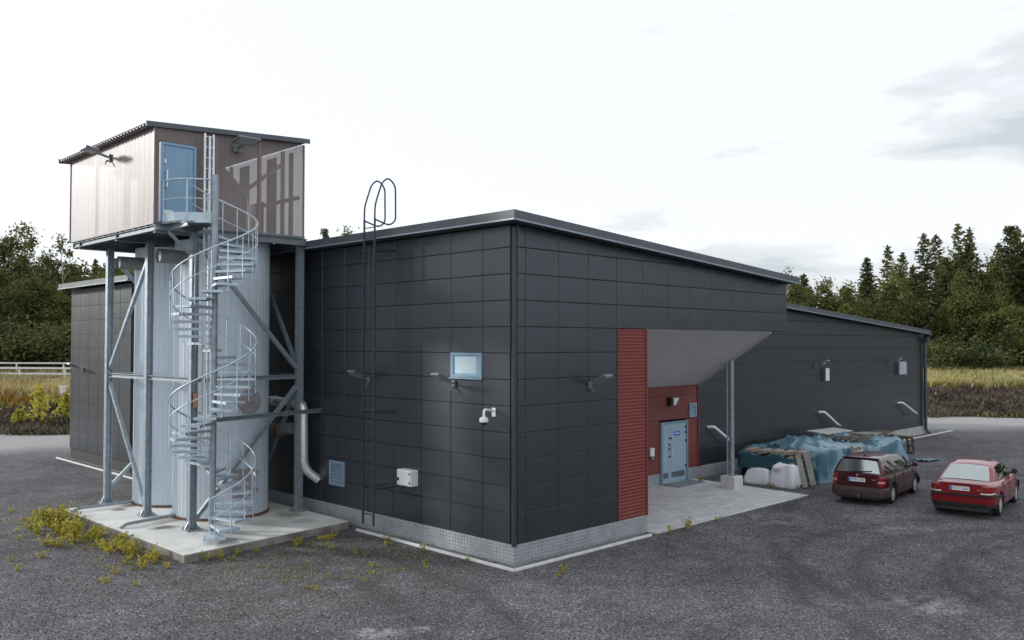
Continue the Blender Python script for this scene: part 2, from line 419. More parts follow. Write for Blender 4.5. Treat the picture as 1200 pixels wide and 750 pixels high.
    mead = ramp(noise(.8, 6, .7), [(.3, (.12, .10, .035)), (.7, (.32, .25, .10))])
    g = mix(az.outputs['Fac'], g, bank); g = mix(am_.outputs['Fac'], g, mead)
    t.links.new(g, b.inputs['Base Color'])
    h = math_('ADD', math_('MULTIPLY', vo.outputs['Distance'], -1.0), math_('MULTIPLY', vo2.outputs['Distance'], -.5))
    bp = N(t, 'ShaderNodeBump'); bp.inputs['Strength'].default_value = .9; bp.inputs['Distance'].default_value = .03
    t.links.new(h, bp.inputs['Height'])
    bp2 = N(t, 'ShaderNodeBump'); bp2.inputs['Strength'].default_value = .5; bp2.inputs['Distance'].default_value = .12
    t.links.new(mid, bp2.inputs['Height']); t.links.new(bp.outputs[0], bp2.inputs['Normal'])
    t.links.new(bp2.outputs[0], b.inputs['Normal']); M['ground'] = m_
mat_ground()
def mat_pavers():
    m_ = mat('pavers', (.42, .425, .43), .85, 0, .12, 3, 0)
    t = m_.node_tree; b = t.nodes['Principled BSDF']
    tc_ = N(t, 'ShaderNodeTexCoord'); mp_ = N(t, 'ShaderNodeMapping'); mp_.inputs['Rotation'].default_value = (0, 0, 0)
    t.links.new(tc_.outputs['Object'], mp_.inputs[0])
    br = N(t, 'ShaderNodeTexBrick'); br.inputs['Scale'].default_value = 1.0; br.inputs['Brick Width'].default_value = .42; br.inputs['Row Height'].default_value = .28
    br.inputs['Mortar Size'].default_value = .008; br.inputs['Color1'].default_value = (.50, .51, .52, 1); br.inputs['Color2'].default_value = (.60, .605, .615, 1); br.inputs['Mortar'].default_value = (.30, .30, .29, 1)
    t.links.new(mp_.outputs[0], br.inputs[0])
    old = b.inputs['Base Color'].links[0].from_socket
    mm = N(t, 'ShaderNodeMix', data_type='RGBA', blend_type='MULTIPLY'); mm.inputs[0].default_value = 1
    sc = N(t, 'ShaderNodeMix', data_type='RGBA', blend_type='MULTIPLY'); sc.inputs[0].default_value = 1; sc.inputs[7].default_value = (2.4, 2.4, 2.4, 1)
    t.links.new(old, sc.inputs[6]); t.links.new(sc.outputs[2], mm.inputs[6]); t.links.new(br.outputs['Color'], mm.inputs[7]); t.links.new(mm.outputs[2], b.inputs['Base Color'])
    bp = N(t, 'ShaderNodeBump'); bp.inputs['Strength'].default_value = .4; bp.inputs['Distance'].default_value = .01; bp.invert = True
    t.links.new(br.outputs['Fac'], bp.inputs['Height']); t.links.new(bp.outputs[0], b.inputs['Normal'])
mat_pavers()
def mat_slab():
    m_ = mat('slab', (.63, .63, .60), .88, 0, .14, 1.4, .2, 30, dirt=((.40, .385, .35), .58, 1.1))
    t = m_.node_tree; b = t.nodes['Principled BSDF']; src = b.inputs['Base Color'].links[0].from_socket
    tc_ = N(t, 'ShaderNodeTexCoord')
    n = N(t, 'ShaderNodeTexNoise'); n.inputs['Scale'].default_value = 2.2; n.inputs['Detail'].default_value = 5; t.links.new(tc_.outputs['Object'], n.inputs[0])
    for (x, y, rr, c, am) in ((-4.25, 8.75, .50, (.10, .085, .07), 1.5), (-4.1, 12.1, .36, (.15, .075, .045), 1.4), (-3.75, 9.6, .8, (.24, .16, .09), .7), (-3.6, 12.5, .5, (.26, .13, .08), 1.1), (-2.2, 7.2, 1.1, (.27, .26, .24), .7), (-1.2, 6.9, .6, (.2, .195, .18), .8), (-1.0, 7.9, .7, (.11, .12, .06), .9)):
        v = N(t, 'ShaderNodeVectorMath', operation='SUBTRACT'); v.inputs[1].default_value = (x, y, .2); t.links.new(tc_.outputs['Object'], v.inputs[0])
        l = N(t, 'ShaderNodeVectorMath', operation='LENGTH'); t.links.new(v.outputs[0], l.inputs[0])
        a = N(t, 'ShaderNodeMath', operation='MULTIPLY_ADD'); a.inputs[1].default_value = -1/rr; a.inputs[2].default_value = 1; t.links.new(l.outputs['Value'], a.inputs[0])
        a2 = N(t, 'ShaderNodeMath', operation='MULTIPLY_ADD'); a2.inputs[1].default_value = 1.2; t.links.new(n.outputs['Fac'], a2.inputs[0]); t.links.new(a.outputs[0], a2.inputs[2])
        a3 = N(t, 'ShaderNodeMapRange'); a3.inputs[1].default_value = .75; a3.inputs[2].default_value = 1.35; a3.inputs[4].default_value = min(1, .62*am); t.links.new(a2.outputs[0], a3.inputs[0])
        mm = N(t, 'ShaderNodeMix', data_type='RGBA'); mm.inputs[7].default_value = (*c, 1)
        t.links.new(a3.outputs[0], mm.inputs[0]); t.links.new(src, mm.inputs[6]); src = mm.outputs[2]
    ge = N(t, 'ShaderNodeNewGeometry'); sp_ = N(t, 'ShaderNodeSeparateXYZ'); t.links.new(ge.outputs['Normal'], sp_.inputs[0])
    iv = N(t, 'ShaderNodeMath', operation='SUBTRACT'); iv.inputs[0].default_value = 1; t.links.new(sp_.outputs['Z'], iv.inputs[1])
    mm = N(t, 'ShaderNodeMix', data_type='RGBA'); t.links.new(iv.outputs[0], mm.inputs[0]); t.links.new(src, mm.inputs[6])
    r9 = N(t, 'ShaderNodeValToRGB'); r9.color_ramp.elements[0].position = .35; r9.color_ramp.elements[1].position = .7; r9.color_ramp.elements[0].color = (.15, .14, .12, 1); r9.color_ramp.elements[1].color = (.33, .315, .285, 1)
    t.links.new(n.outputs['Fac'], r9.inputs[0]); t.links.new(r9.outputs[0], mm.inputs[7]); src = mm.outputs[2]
    t.links.new(src, b.inputs['Base Color'])
mat_slab()

# ------------------------------------------------------------------ terrain
def dx(u, v):
    a, b = u-CAM.x, v-CAM.y
    return (a+b)*S2, (a-b)*S2                    # distance ahead of the photographer, and to the right
def uv(d, x): return CAM.x + (d+x)*S2, CAM.y + (d-x)*S2
def edge(x): return 53.6 + .184*x + .7*math.sin(x*.31) + .5*math.sin(x*.83+1)
def sst(t): t = min(1, max(0, t)); return t*t*(3-2*t)
def height(d, x):
    t = d - edge(x)
    h = 1.35*sst(t/9) + 1.5*sst((t-10)/50)
    if t > 0: h += min(t/6, 1)*(.13*math.sin(x*1.9+d*.7) + .10*math.sin(x*.8-d*1.3) + .05*math.sin(x*4.3+d*2.9))
    return h
ds = list(np.arange(-25, 44, 1.0)) + list(np.arange(44, 80, .7)) + list(np.arange(80, 140, 3)) + [150, 180, 230, 300, 420, 600, 1000, 1800]
xs = [-1500, -800, -400, -250, -160, -110, -85] + list(np.arange(-70, 70.1, 1.0)) + [85, 110, 160, 250, 400, 800, 1500]
P = []; A_b = []; A_m = []; A_r = []; A_o = []
for d in ds:
    row = []
    for x in xs:
        u, v = uv(d, x); row.append((u, v, height(d, x)))
        t = d - edge(x)
        A_b.append(sst((t+.3)/.8)); A_m.append(sst((t-8)/2.5))
        A_r.append(sst((d-(edge(x)-10.5))/5.0) if abs(x) > 12 else 0)
        q = max(abs(u+2.6)-2.9, 0); w_ = max(abs(v-8)-6.5, 0); A_o.append(max(0, 1-math.hypot(q, w_)/3.0))
    P.append(row)
g = MB(); g.grid(P, flip=True)
gr = g.build('ground', M['ground'], smooth=180, kind='structure')
for nm, arr in (('bank', A_b), ('meadow', A_m), ('sunlit_road', A_r), ('moss', A_o)):
    at_ = gr.data.attributes.new(nm, 'FLOAT', 'POINT'); at_.data.foreach_set('value', arr)

b = MB(); b.prism([(4.985, -.34, -.05), (13.3, -.46, -.05), (13.62, 4.16, -.05), (4.985, 4.16, -.05)], (0, 0, .075)); b.build('pavement', M['pavers'], kind='structure', bevel=.01)
k = MB()
k.bar((-.36, -.36, .02), (-.36, 5.6, .02), .07, .07); k.bar((-.325, -.36, .02), (4.7, -.36, .02), .07, .07)
k.bar((-1.06, 27.2, .02), (-1.06, 14.0, .02), .07, .07); k.bar((25.4, 3.66, .02), (39.4, 3.66, .02), .07, .07)
k.build('kerb', M['kerb'], kind='structure', bevel=.01)
b = MB()
b.add([(-.33,-.33,.006),(4.7,-.33,.006),(4.7,0,.006),(-.33,0,.006)], [(0,1,2,3)]); b.add([(-.33,0,.006),(0,0,.006),(0,5.6,.006),(-.33,5.6,.006)], [(0,1,2,3)])
m_ = mat('strip_gravel', (.155, .15, .155), .95, 0, .75, 30, .8, 60, rvar=0); b.build('gravel_strip', m_, kind='structure')
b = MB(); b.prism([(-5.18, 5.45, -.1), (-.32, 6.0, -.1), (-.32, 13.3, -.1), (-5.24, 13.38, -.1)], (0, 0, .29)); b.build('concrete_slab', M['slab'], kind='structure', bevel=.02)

# ------------------------------------------------------------------ building
bld = thing('industrial_building', 'long dark grey panel clad industrial building with sloping roof and red entrance', 'building')
def zr(u): return 7.95 - .06*u
PB = 2.36 - .605*2          # 1.15: top of the lowest course
ROWS = [.46] + [1.155 + .606*i for i in range(14)]
def panel_wall(origin, ud, nrm, seams, ztop, holes=(), zbot=None, rows=ROWS, seed=1, gv=.007):
    """clad one wall: bevelled cassette panels with open joints over a dark backing"""
    rr = random.Random(seed); gs = gv*.95; o_ = Vector(origin); ud = Vector(ud); nrm = Vector(nrm); mb = MB(); gp = .0042; ch = .008; th = .03
    zb_ = zbot if zbot else (lambda s: -1e9)
    def P3(s, z, n): return o_ + ud*s + Vector((0,0,z)) + nrm*n
    flip = ud.cross(Vector((0,0,1))).dot(nrm) < 0
    for a, b_ in zip(seams[:-1], seams[1:]):
        for z0, z1 in zip(rows[:-1], rows[1:]):
            mid = (a+b_)/2
            if any(h[0]-.01 < mid < h[1]+.01 and h[2]-.01 < (z0+z1)/2 < h[3]+.01 for h in holes): continue
            ta, tb = min(z1, ztop(a)), min(z1, ztop(b_)); ba, bb = max(z0, zb_(a)), max(z0, zb_(b_))
            if ta-ba < .04 and tb-bb < .04: continue
            ta = max(ta, ba+.02); tb = max(tb, bb+.02)
            c = [(a+gs, ba+gp), (b_-gs, bb+gp), (b_-gs, tb-gp), (a+gs, ta-gp)]
            hs = ch*gs/.0042; ci = [(a+gs+hs, ba+gp+ch), (b_-gs-hs, bb+gp+ch), (b_-gs-hs, tb-gp-ch), (a+gs+hs, ta-gp-ch)]
            back = [P3(s, z, 0) for s, z in c]; mid_ = [P3(s, z, th-.008) for s, z in c]; fr = [P3(s, z, th) for s, z in ci]
            fs = []
            for i in range(4):
                j = (i+1) % 4; fs += [(i, j, 4+j, 4+i), (4+i, 4+j, 8+j, 8+i)]
            mb.add(back+mid_+fr, [f[::-1] for f in fs] if flip else fs)
            bulge = rr.uniform(-.001, .0035); tl = (rr.uniform(-.0015, .0015), rr.uniform(-.0015, .0015)); n = 4; G = []
            for i in range(n+1):
                row = []
                for j in range(n+1):
                    s_, t_ = i/n, j/n
                    s = lerp(lerp(ci[0][0], ci[1][0], s_), lerp(ci[3][0], ci[2][0], s_), t_)
                    z = lerp(lerp(ci[0][1], ci[1][1], s_), lerp(ci[3][1], ci[2][1], s_), t_)
                    e_ = min(s_, 1-s_, t_, 1-t_) > 0
                    row.append(P3(s, z, th + (bulge*math.sin(math.pi*s_)*math.sin(math.pi*t_) + tl[0]*(s_-.5) + tl[1]*(t_-.5) if e_ else 0)))
                G.append(row)
            mb.grid(G, flip=flip)
    return mb
def backing(mb, pts, off): mb.prism(pts, off); return mb
# left wall of the main block (plane x = 0)
seamsL = [.10, 1.02] + [1.02+1.135*i for i in range(1, 18)]
seamsL = [s for s in seamsL if s < 20] + [20]
w = panel_wall((0,0,0), (0,1,0), (-1,0,0), seamsL, lambda s: 7.72, holes=[(1.02, 2.16, 4.18, 4.80)], seed=3)
w.build('wall', M['panel'], bld, smooth=25)
seamsR = [.08, .36, 1.49, 2.6, 3.72] + [3.72+1.125*i for i in range(1, 8)] + [12.75]
w = panel_wall((0,0,0), (1,0,0), (0,-1,0), seamsR, lambda s: zr(s)-.22, zbot=lambda s: (.46 if s < 3.73 else 5.39), holes=[(3.72, 12.8, 0, 5.38)], seed=4)
w.build('wall', M['panel'], bld, smooth=25)
seamsE = [0, 1.1, 2.2, 3.3, 4.2]
w = panel_wall((12.75,0,0), (0,1,0), (1,0,0), seamsE, lambda s: zr(12.75)-.22, holes=[(0, 5, 0, 5.38)], seed=5); w.build('wall', M['panel'], bld, smooth=25)
seamsW = [13.9] + [13.9+3.25*i for i in range(1, 7)] + [36.45]
w = panel_wall((0,4.2,0), (1,0,0), (0,-1,0), seamsW, lambda s: zr(s)-.24, seed=6, gv=.0012); w.build('wall', M['panel'], bld, smooth=25)
seamsV = [20.0] + [20.0+1.1*i for i in range(1, 6)] + [26.6]
w = panel_wall((-.7,0,0), (0,1,0), (-1,0,0), seamsV, lambda s: 7.36, seed=7); w.build('wall', M['panel'], bld, smooth=25)
w = panel_wall((-.7,20.0,0), (1,0,0), (0,-1,0), [0, .7], lambda s: 7.36, seed=8); w.build('wall', M['panel'], bld, smooth=25)
w = panel_wall((-.7,26.6,0), (1,0,0), (0,1,0), [0+1.2*i for i in range(12)], lambda s: 7.36, seed=9); w.build('wall', M['panel'], bld, smooth=25)
w = panel_wall((36.45,4.2,0), (0,1,0), (1,0,0), [0+1.2*i for i in range(14)], lambda s: zr(36.45)-.24, seed=10); w.build('wall', M['panel'], bld, smooth=25)
# backing shell (what shows in the open joints, and closes the building)
c = MB()
c.box(.0, .2, .2, 19.9, .02, 7.7); c.box(0, 3.72, 0, .2, .02, 7.6)
c.prism([(3.72,0,5.40),(12.74,0,5.40),(12.74,0,zr(12.74)-.25),(3.72,0,zr(3.72)-.25)], (0,.2,0))
c.prism([(12.54,.21,5.40),(12.74,.21,5.40),(12.74,.21,7.0),(12.54,.21,7.0)], (0,3.98,0))
c.prism([(13.9,4.2,.02),(36.44,4.2,.02),(36.44,4.2,zr(36.45)-.26),(13.9,4.2,zr(13.9)-.26)], (0,.2,0))
c.box(36.24, 36.44, 4.41, 19.9, .02, 5.4); c.box(0, 36.44, 19.9, 20.1, .02, 5.5)
c.box(-.69, -.45, 20.1, 26.4, .02, 7.35); c.box(-.69, -.01, 20.01, 20.1, .02, 7.35); c.box(-.69, 12, 26.4, 26.58, .02, 7.35); c.box(11.8, 12, 20.1, 26.4, .02, 7.35)
c.build('wall_core', M['panel_back'], bld)
t = MB(); t.tube([(-.02,-.02,.44),(-.02,-.02,7.66)], .062, 14); t.tube([(-.02,-.02,3.2),(-.02,-.02,3.24)], .068, 14); t.build('corner_trim', mat('trim_dark', (.04, .046, .052), .42, .1, .15, 2), bld, smooth=40)
# plinths
p = MB()
def profiled(p, a, b_, nrm, z0, z1, cell=.11, depth=.012):
    a, b_, nrm = Vector(a), Vector(b_), Vector(nrm); L = (b_-a).length; d = (b_-a).normalized()
    n = int(L/cell); nz = 5
    for i in range(n):
        for j in range(nz):
            s0 = L*(i+.12)/n; s1 = L*(i+.88)/n; q0 = z0 + (z1-z0)*(j+.16)/nz; q1 = z0 + (z1-z0)*(j+.84)/nz
            sq = .3*(s1-s0)/2; zq = .3*(q1-q0)/2
            B = [a+d*s0+Vector((0,0,q0))+nrm*.001, a+d*s1+Vector((0,0,q0))+nrm*.001, a+d*s1+Vector((0,0,q1))+nrm*.001, a+d*s0+Vector((0,0,q1))+nrm*.001]
            T_ = [a+d*(s0+sq)+Vector((0,0,q0+zq))+nrm*depth, a+d*(s1-sq)+Vector((0,0,q0+zq))+nrm*depth, a+d*(s1-sq)+Vector((0,0,q1-zq))+nrm*depth, a+d*(s0+sq)+Vector((0,0,q1-zq))+nrm*depth]
            fs = [(4,5,6,7)] + [(k_, (k_+1)%4, 4+(k_+1)%4, 4+k_) for k_ in range(4)]
            if d.cross(Vector((0,0,1))).dot(nrm) < 0: fs = [f[::-1] for f in fs]
            p.add(B+T_, fs)
p.box(-.02, .0, -.02, 13.9, .0, .46); p.box(.0, 4.97, -.02, .0, .0, .46)
profiled(p, (-.02,-.02,0), (-.02,11,0), (-1,0,0), .04, .45); profiled(p, (-.02,-.02,0), (4.97,-.02,0), (0,-1,0), .04, .45)
p.build('plinth', M['plinth'], bld)
p = MB(); p.box(4.97, 4.99, -.018, 4.2, 0, .46); p.box(4.99, 11.46, 4.17, 4.2, 0, .42); p.box(13.16, 16.4, 4.17, 4.2, 0, .45)
for i in range(6): p.box(5.0, 11.45, 4.163, 4.17, .05+i*.065, .08+i*.065); p.box(13.17, 16.4, 4.163, 4.17, .05+i*.065, .08+i*.065)
p.build('plinth', M['plinth'], bld)
p = MB(); p.box(16.4, 36.43, 4.16, 4.2, 0, .47); p.build('plinth', M['concrete'], bld); p = MB(); p.box(-.68, -.66, 19.98, 26.62, 0, .46); p.box(-.68, 0, 19.98, 20.0, 0, .46); p.build('plinth', M['concrete'], bld)
# red entrance cladding
r_ = MB(); n = 56; Z0, Z1 = .46, 5.385
prof = []
for i in range(n):
    z = Z0 + (Z1-Z0)*i/n; h_ = (Z1-Z0)/n; prof += [(z, 0.0), (z+h_*.62, .017), (z+h_*.80, .017), (z+h_*.98, 0.0)]
r_.grid([[(3.735, -.012-d_, z) for z, d_ in prof], [(4.97, -.012-d_, z) for z, d_ in prof]]); r_.grid([[(4.965+d_, -.012, z) for z, d_ in prof], [(4.965+d_, 4.19, z) for z, d_ in prof]])
r_.build('red_cladding', M['red'], bld)
r_ = MB(); r_.box(3.73, 3.75, -.05, .0, .46, 5.39); r_.box(4.95, 5.0, -.05, -.005, .46, 5.39); r_.build('red_trim', M['red_flat'], bld)
r_ = MB(); r_.box(3.73, 4.96, 0, .15, .1, 5.4); r_.box(4.8, 4.96, .15, 4.2, .1, 5.4); r_.build('wall_core', M['panel_back'], bld)
r_ = MB()
zs_ = [.42, 1.22, 2.28, 3.14, 3.50]
for z0, z1 in zip(zs_[:-1], zs_[1:]):
    for a, b_ in ((4.99, 11.46), (13.16, 13.86)) if z0 < 2.2 else ((4.99, 13.86),):
        r_.box(a, b_, 4.172, 4.25, z0+.004, z1-.004)
r_.box(4.99, 13.86, 4.20, 4.26, .42, 3.5) if False else None
r_.box(13.86, 13.90, 4.13, 4.24, .42, 3.52)
r_.build('red_wall', M['red_flat'], bld, bevel=.004)
# canopy soffit: slopes down from the edge of the upper storey to the door wall
s_ = MB()
low = [(5.0, .03, 5.385), (11.82, .03, 5.385), (13.9, 4.16, 3.49), (5.0, 4.16, 3.49)]; hi = [(q[0], q[1], 5.41) for q in low]
s_.add(low+hi, [(0,3,2,1),(4,5,6,7),(0,1,5,4),(1,2,6,5),(2,3,7,6),(3,0,4,7)]); s_.build('canopy_soffit', M['soffit'], bld)
s_ = MB(); s_.bar((11.80, .05, 5.36), (13.90, 4.15, 3.48), .06, .05); s_.build('soffit_trim', M['soffit'], bld)
# canopy post on a concrete block
po = MB(); po.tube([(12.82, 2.10, .42), (12.82, 2.10, 4.45)], .085, 16); po.box(12.70, 12.94, 1.98, 2.22, .44, .46); po.tube([(12.70, 2.2, .5), (12.70, 2.2, 4.42)], .03, 8); po.build('canopy_post', M['galv'], bld, smooth=40)
po = MB(); po.box(12.53, 13.09, 1.83, 2.39, .0, .44); po.build('post_footing', M['concrete_white'], bld, bevel=.02)
# roofs
def roofslab(mb, pts, th): mb.prism([(x, y, z-th) for x, y, z in pts], (0, 0, th))
E0, E1 = -.42, 12.80
d_ = MB(); roofslab(d_, [(E0+.02, E0+.02, zr(E0)-.02), (E1-.02, E0+.02, zr(E1)-.02), (E1-.02, 20, zr(E1)-.02), (E0+.02, 20, zr(E0)-.02)], .18); d_.build('roof', M['trim'], bld)
d_ = MB(); roofslab(d_, [(E1, 3.82, zr(E1)-.03), (36.5, 3.82, zr(36.5)-.03), (36.5, 20, zr(36.5)-.03), (E1, 20, zr(E1)-.03)], .18); d_.build('roof', M['trim'], bld)
d_ = MB(); d_.box(-1.08, 12.3, 19.42, 27.1, 7.42, 7.58); d_.build('roof', M['trim'], bld)
f_ = MB(); seg = 2.0
def fascia(f_, a, b_, zfun, nrm, top=.0, hgt=.2):
    a, b_, nrm = Vector(a), Vector(b_), Vector(nrm); L = (b_-a).length; d = (b_-a).normalized(); k_ = 0
    while k_ < L:
        s1 = min(k_+seg, L); p0, p1 = a+d*k_, a+d*(s1-.006)
        z0, z1 = zfun(p0), zfun(p1)
        q = [(p0.x, p0.y, z0-hgt), (p1.x, p1.y, z1-hgt), (p1.x, p1.y, z1+top), (p0.x, p0.y, z0+top)]
        f_.prism(q, nrm*.03); k_ = s1
zl = lambda p: zr(p.x)
fascia(f_, (E0, E0, 0), (E0, 20, 0), zl, (-1,0,0)); fascia(f_, (E0-.03, E0, 0), (E1, E0, 0), zl, (0,-1,0)); fascia(f_, (E1, E0-.03, 0), (E1, 3.8, 0), zl, (1,0,0))
fascia(f_, (E1+.03, 3.82, 0), (36.5, 3.82, 0), zl, (0,-1,0)); fascia(f_, (36.5, 3.79, 0), (36.5, 20, 0), zl, (1,0,0))
fascia(f_, (-1.08, 19.42, 0), (-1.08, 27.1, 0), lambda p: 7.61, (-1,0,0)); fascia(f_, (-1.11, 19.42, 0), (.0, 19.42, 0), lambda p: 7.61, (0,-1,0)); fascia(f_, (-1.11, 27.1, 0), (12.3, 27.1, 0), lambda p: 7.61, (0,1,0))
f_.build('fascia', M['trim'], bld)
e_ = MB()
def drip(a, b_): e_.bar(a, b_, .05, .035)
drip((E0-.045, E0-.06, zr(E0)-.215), (E0-.045, 20, zr(E0)-.215)); drip((E0-.02, E0-.045, zr(E0)-.216), (E1+.05, E0-.045, zr(E1)-.216))
drip((E1+.06, 3.775, zr(E1)-.216), (36.54, 3.775, zr(36.5)-.216)); drip((-1.125, 19.38, 7.395), (-1.125, 27.15, 7.395)); drip((-1.10, 19.375, 7.394), (-.05, 19.375, 7.394))
e_.build('drip_edge', M['trim_light'], bld)
# eave gutter and downpipe at the low end
g_ = MB(); g_.tube([(36.62, 3.75, 5.62), (36.62, 20, 5.62)], .09, 10); g_.box(36.16, 36.56, 3.84, 4.16, 5.12, 5.36)
g_.tube(arc_pts([(36.36, 4.04, 5.15), (36.36, 4.04, .25), (36.36, 3.82, .08)], .12), .085, 12); g_.tube([(36.5, 3.85, 5.55), (36.5, 3.9, 5.4)], .07, 10); g_.build('downpipe', M['panel'], bld, smooth=40)
# window
wn = MB(); wn.box(-.05, -.0, 1.03, 2.15, 4.19, 4.25); wn.box(-.05, 0, 1.03, 2.15, 4.73, 4.79); wn.box(-.05, 0, 1.03, 1.10, 4.25, 4.73); wn.box(-.05, 0, 2.05, 2.15, 4.25, 4.73); wn.box(-.085, -.0, 1.01, 2.17, 4.155, 4.185)
wf = wn.build('window', M['door_trim'], bld, bevel=.004)
wn = MB(); wn.box(-.03, -.02, 1.10, 2.05, 4.25, 4.73); wn.build('pane', M['window_glass'], wf)
wn = MB(); wn.box(-.034, -.0301, 1.24, 1.99, 4.29, 4.69); wn.build('blind', mat('blind', (.50, .64, .70), .5, 0, .08, 2), wf)
# entrance door
dr = MB(); dr.box(11.47, 11.57, 4.10, 4.22, .03, 2.22); dr.box(13.07, 13.15, 4.10, 4.22, .03, 2.22); dr.box(11.57, 13.07, 4.10, 4.22, 2.14, 2.22)
df = dr.build('door', M['door_trim'], bld, bevel=.004)
dr = MB(); dr.box(11.575, 11.945, 4.13, 4.17, .04, 2.135); dr.box(11.955, 13.065, 4.13, 4.17, .04, 2.135)
dr.box(12.12, 12.95, 4.124, 4.13, .55, 2.05); dr.box(11.62, 11.90, 4.124, 4.13, .55, 2.05); dr.build('door_leaf', M['door_grey'], df, bevel=.003)
dr = MB(); dr.box(12.12, 12.95, 4.126, 4.13, .22, .42); dr.box(11.62, 11.90, 4.126, 4.13, .22, .42); dr.build('kick_plate', M['galv_dark'], df)
dr = MB(); dr.tube(arc_pts([(12.06, 4.13, .98), (12.06, 4.06, .98), (12.06, 4.06, 1.42), (12.06, 4.13, 1.42)], .04), .017, 8); dr.build('handle', M['alu'], df, smooth=40)
dr = MB()
for z in (1.60, 1.38, 1.22, .95): dr = MB(); dr.box(11.96, 12.02, 4.11, 4.13, z, z+.06); dr.build('lock', M['black'], df)
dr = MB(); dr.box(12.07, 12.12, 4.10, 4.13, 1.60, 1.66); dr.build('lock', M['black'], df)
dr = MB(); dr.box(12.26, 12.66, 4.118, 4.124, 1.70, 1.86); sg = dr.build('door_sign', M['sign_blue'], df)
dr = MB(); dr.box(12.31, 12.61, 4.114, 4.118, 1.765, 1.80); dr.build('sign_band', M['sign_white'], sg)
dr = MB()
for z in (.55, 1.45, 1.75, 1.95): dr = MB(); dr.box(12.99, 13.03, 4.10, 4.13, z, z+.08); dr.build('hinge', M['black'], df)
dr = MB(); dr.box(11.5, 13.1, 3.35, 4.08, .025, .06)
for i in range(14): dr.box(11.52, 13.08, 3.37+i*.05, 3.39+i*.05, .06, .068)
tag(dr.build('door_grate', M['galv']), 'galvanised boot scraper grate on the paving before the blue door', 'grate')

# ------------------------------------------------------------------ fixtures on the building
def louvre(nm, c, nrm, ud, w_, h_, label, n=9):
    t_ = thing(nm, label, 'vent', c, group='louvred wall vents')
    nrm, ud, c = Vector(nrm), Vector(ud), Vector(c); Z = Vector((0,0,1)); f = MB(); t_k = .05
    for s in (-1, 1): f.obox(c+ud*s*(w_/2-t_k/2)+nrm*.02, ud*t_k/2, nrm*.03, Z*h_/2); f.obox(c+Z*s*(h_/2-t_k/2)+nrm*.02, ud*(w_/2-t_k), nrm*.03, Z*t_k/2)
    f.build('frame', M['louver'], t_)
    f = MB(); f.obox(c+nrm*.001, ud*(w_/2-.02), nrm*.005, Z*(h_/2-.02)); f.build('backing', M['galv_dark'], t_)
    f = MB()
    for i in range(n):
        z = -h_/2+t_k+(h_-2*t_k)*(i+.5)/n; f.obox(c+Z*z+nrm*.022, ud*(w_/2-t_k), (nrm*.7-Z*.7)*.022, (nrm*.7+Z*.7)*.004)
    f.build('slat', M['louver'], t_); return t_
louvre('wall_vent', (-.04, 7.0, 1.35), (-1,0,0), (0,1,0), .70, .68, 'light blue louvred vent low on the dark wall left of the roof ladder')
louvre('wall_vent', (13.51, 4.155, 2.56), (0,-1,0), (1,0,0), .46, .50, 'small pale louvred vent on the red wall above right of the blue entrance door', 7)
def floodlight(loc, rz, label, tilt=25, grp='floodlights on the dark walls', armlen=.35):
    """local frame: wall plane is y=0, -y points out of the wall"""
    t_ = thing('floodlight', label, 'floodlight', loc, rz, group=grp)
    t_.scale = (.86,)*3
    f = MB(); f.box(-.07, .07, -.06, 0, -.10, .10); f.tube(arc_pts([(0,-.05,-.05),(0,-.13,-.13),(0.05,-.16,-.2)], .04), .02, 8); f.build('wall_box', M['galv_dark'], t_, local=True, bevel=.006)
    f = MB(); f.bar((0,-.05,.02), (0,-armlen,.10), .06, .05); f.bar((-.10,-armlen,.10), (.10,-armlen,.10), .04, .04); f.build('arm', M['galv'], t_, local=True)
    ax = Vector((1,0,0)); dn = Vector((0,-math.cos(R(tilt)), math.sin(R(tilt)))); up = ax.cross(dn); up = up if up.z > 0 else -up
    c = Vector((0,-armlen,.12)) + dn*.20
    f = MB(); f.obox(c, ax*.18, dn*.22, up*.04)
    for i in range(7): f.obox(c+up*.05+dn*(-.18+.058*i), ax*.16, dn*.008, up*.016)
    f.build('head', M['galv_dark'], t_, local=True, bevel=.01)
    f = MB(); f.obox(c-up*.042, ax*.15, dn*.18, up*.004); f.build('glass', M['lamp_glass'], t_, local=True); return t_
floodlight((-.03, 5.50, 4.02), R(-90), 'tilted grey floodlight on the dark wall beside the roof ladder')
floodlight((-.03, 2.02, 4.03), R(-90), 'tilted grey floodlight on the dark wall at the lower left corner of the small window')
floodlight((2.60, -.03, 3.98), 0, 'tilted grey floodlight on the front wall left of the red cladding')
floodlight((23.40, 4.17, 4.0), 0, 'small floodlight on the far wing wall above the near white pipe')
floodlight((31.7, 4.17, 4.0), 0, 'small floodlight on the far wing wall near its far corner')
floodlight((-.73, 25.0, 3.92), R(-90), 'small floodlight on the dark wall left of the tower')
def signplate(loc, w_, h_, label, cat='sign', m_='white_metal', nm='wall_plate'):
    t_ = MB(); t_.box(loc[0]-w_/2, loc[0]+w_/2, loc[1]-.03, loc[1], loc[2]-h_/2, loc[2]+h_/2); o = t_.build(nm, M[m_], bevel=.006); return tag(o, label, cat)
def platelamp(loc, w_, h_, label, m_):
    t_ = thing('wall_box', label, 'wall box', loc); x, y, z = loc
    f = MB(); f.box(x-w_/2, x+w_/2, y-.14, y, z-h_/2, z+h_/2); f.build('housing', M['galv_dark'], t_, bevel=.01)
    f = MB(); f.box(x-w_/2+.03, x+w_/2-.03, y-.147, y-.14, z-h_/2+.03, z+h_/2-.03); f.build('front_panel', M[m_], t_); return t_
platelamp((24.35, 4.17, 3.60), .42, .62, 'white rectangular box on the wing wall below the middle floodlight', 'white_metal')
platelamp((33.2, 4.17, 3.72), 1.0, .72, 'pale grey square box on the wing wall near the far corner', 'galv_light')
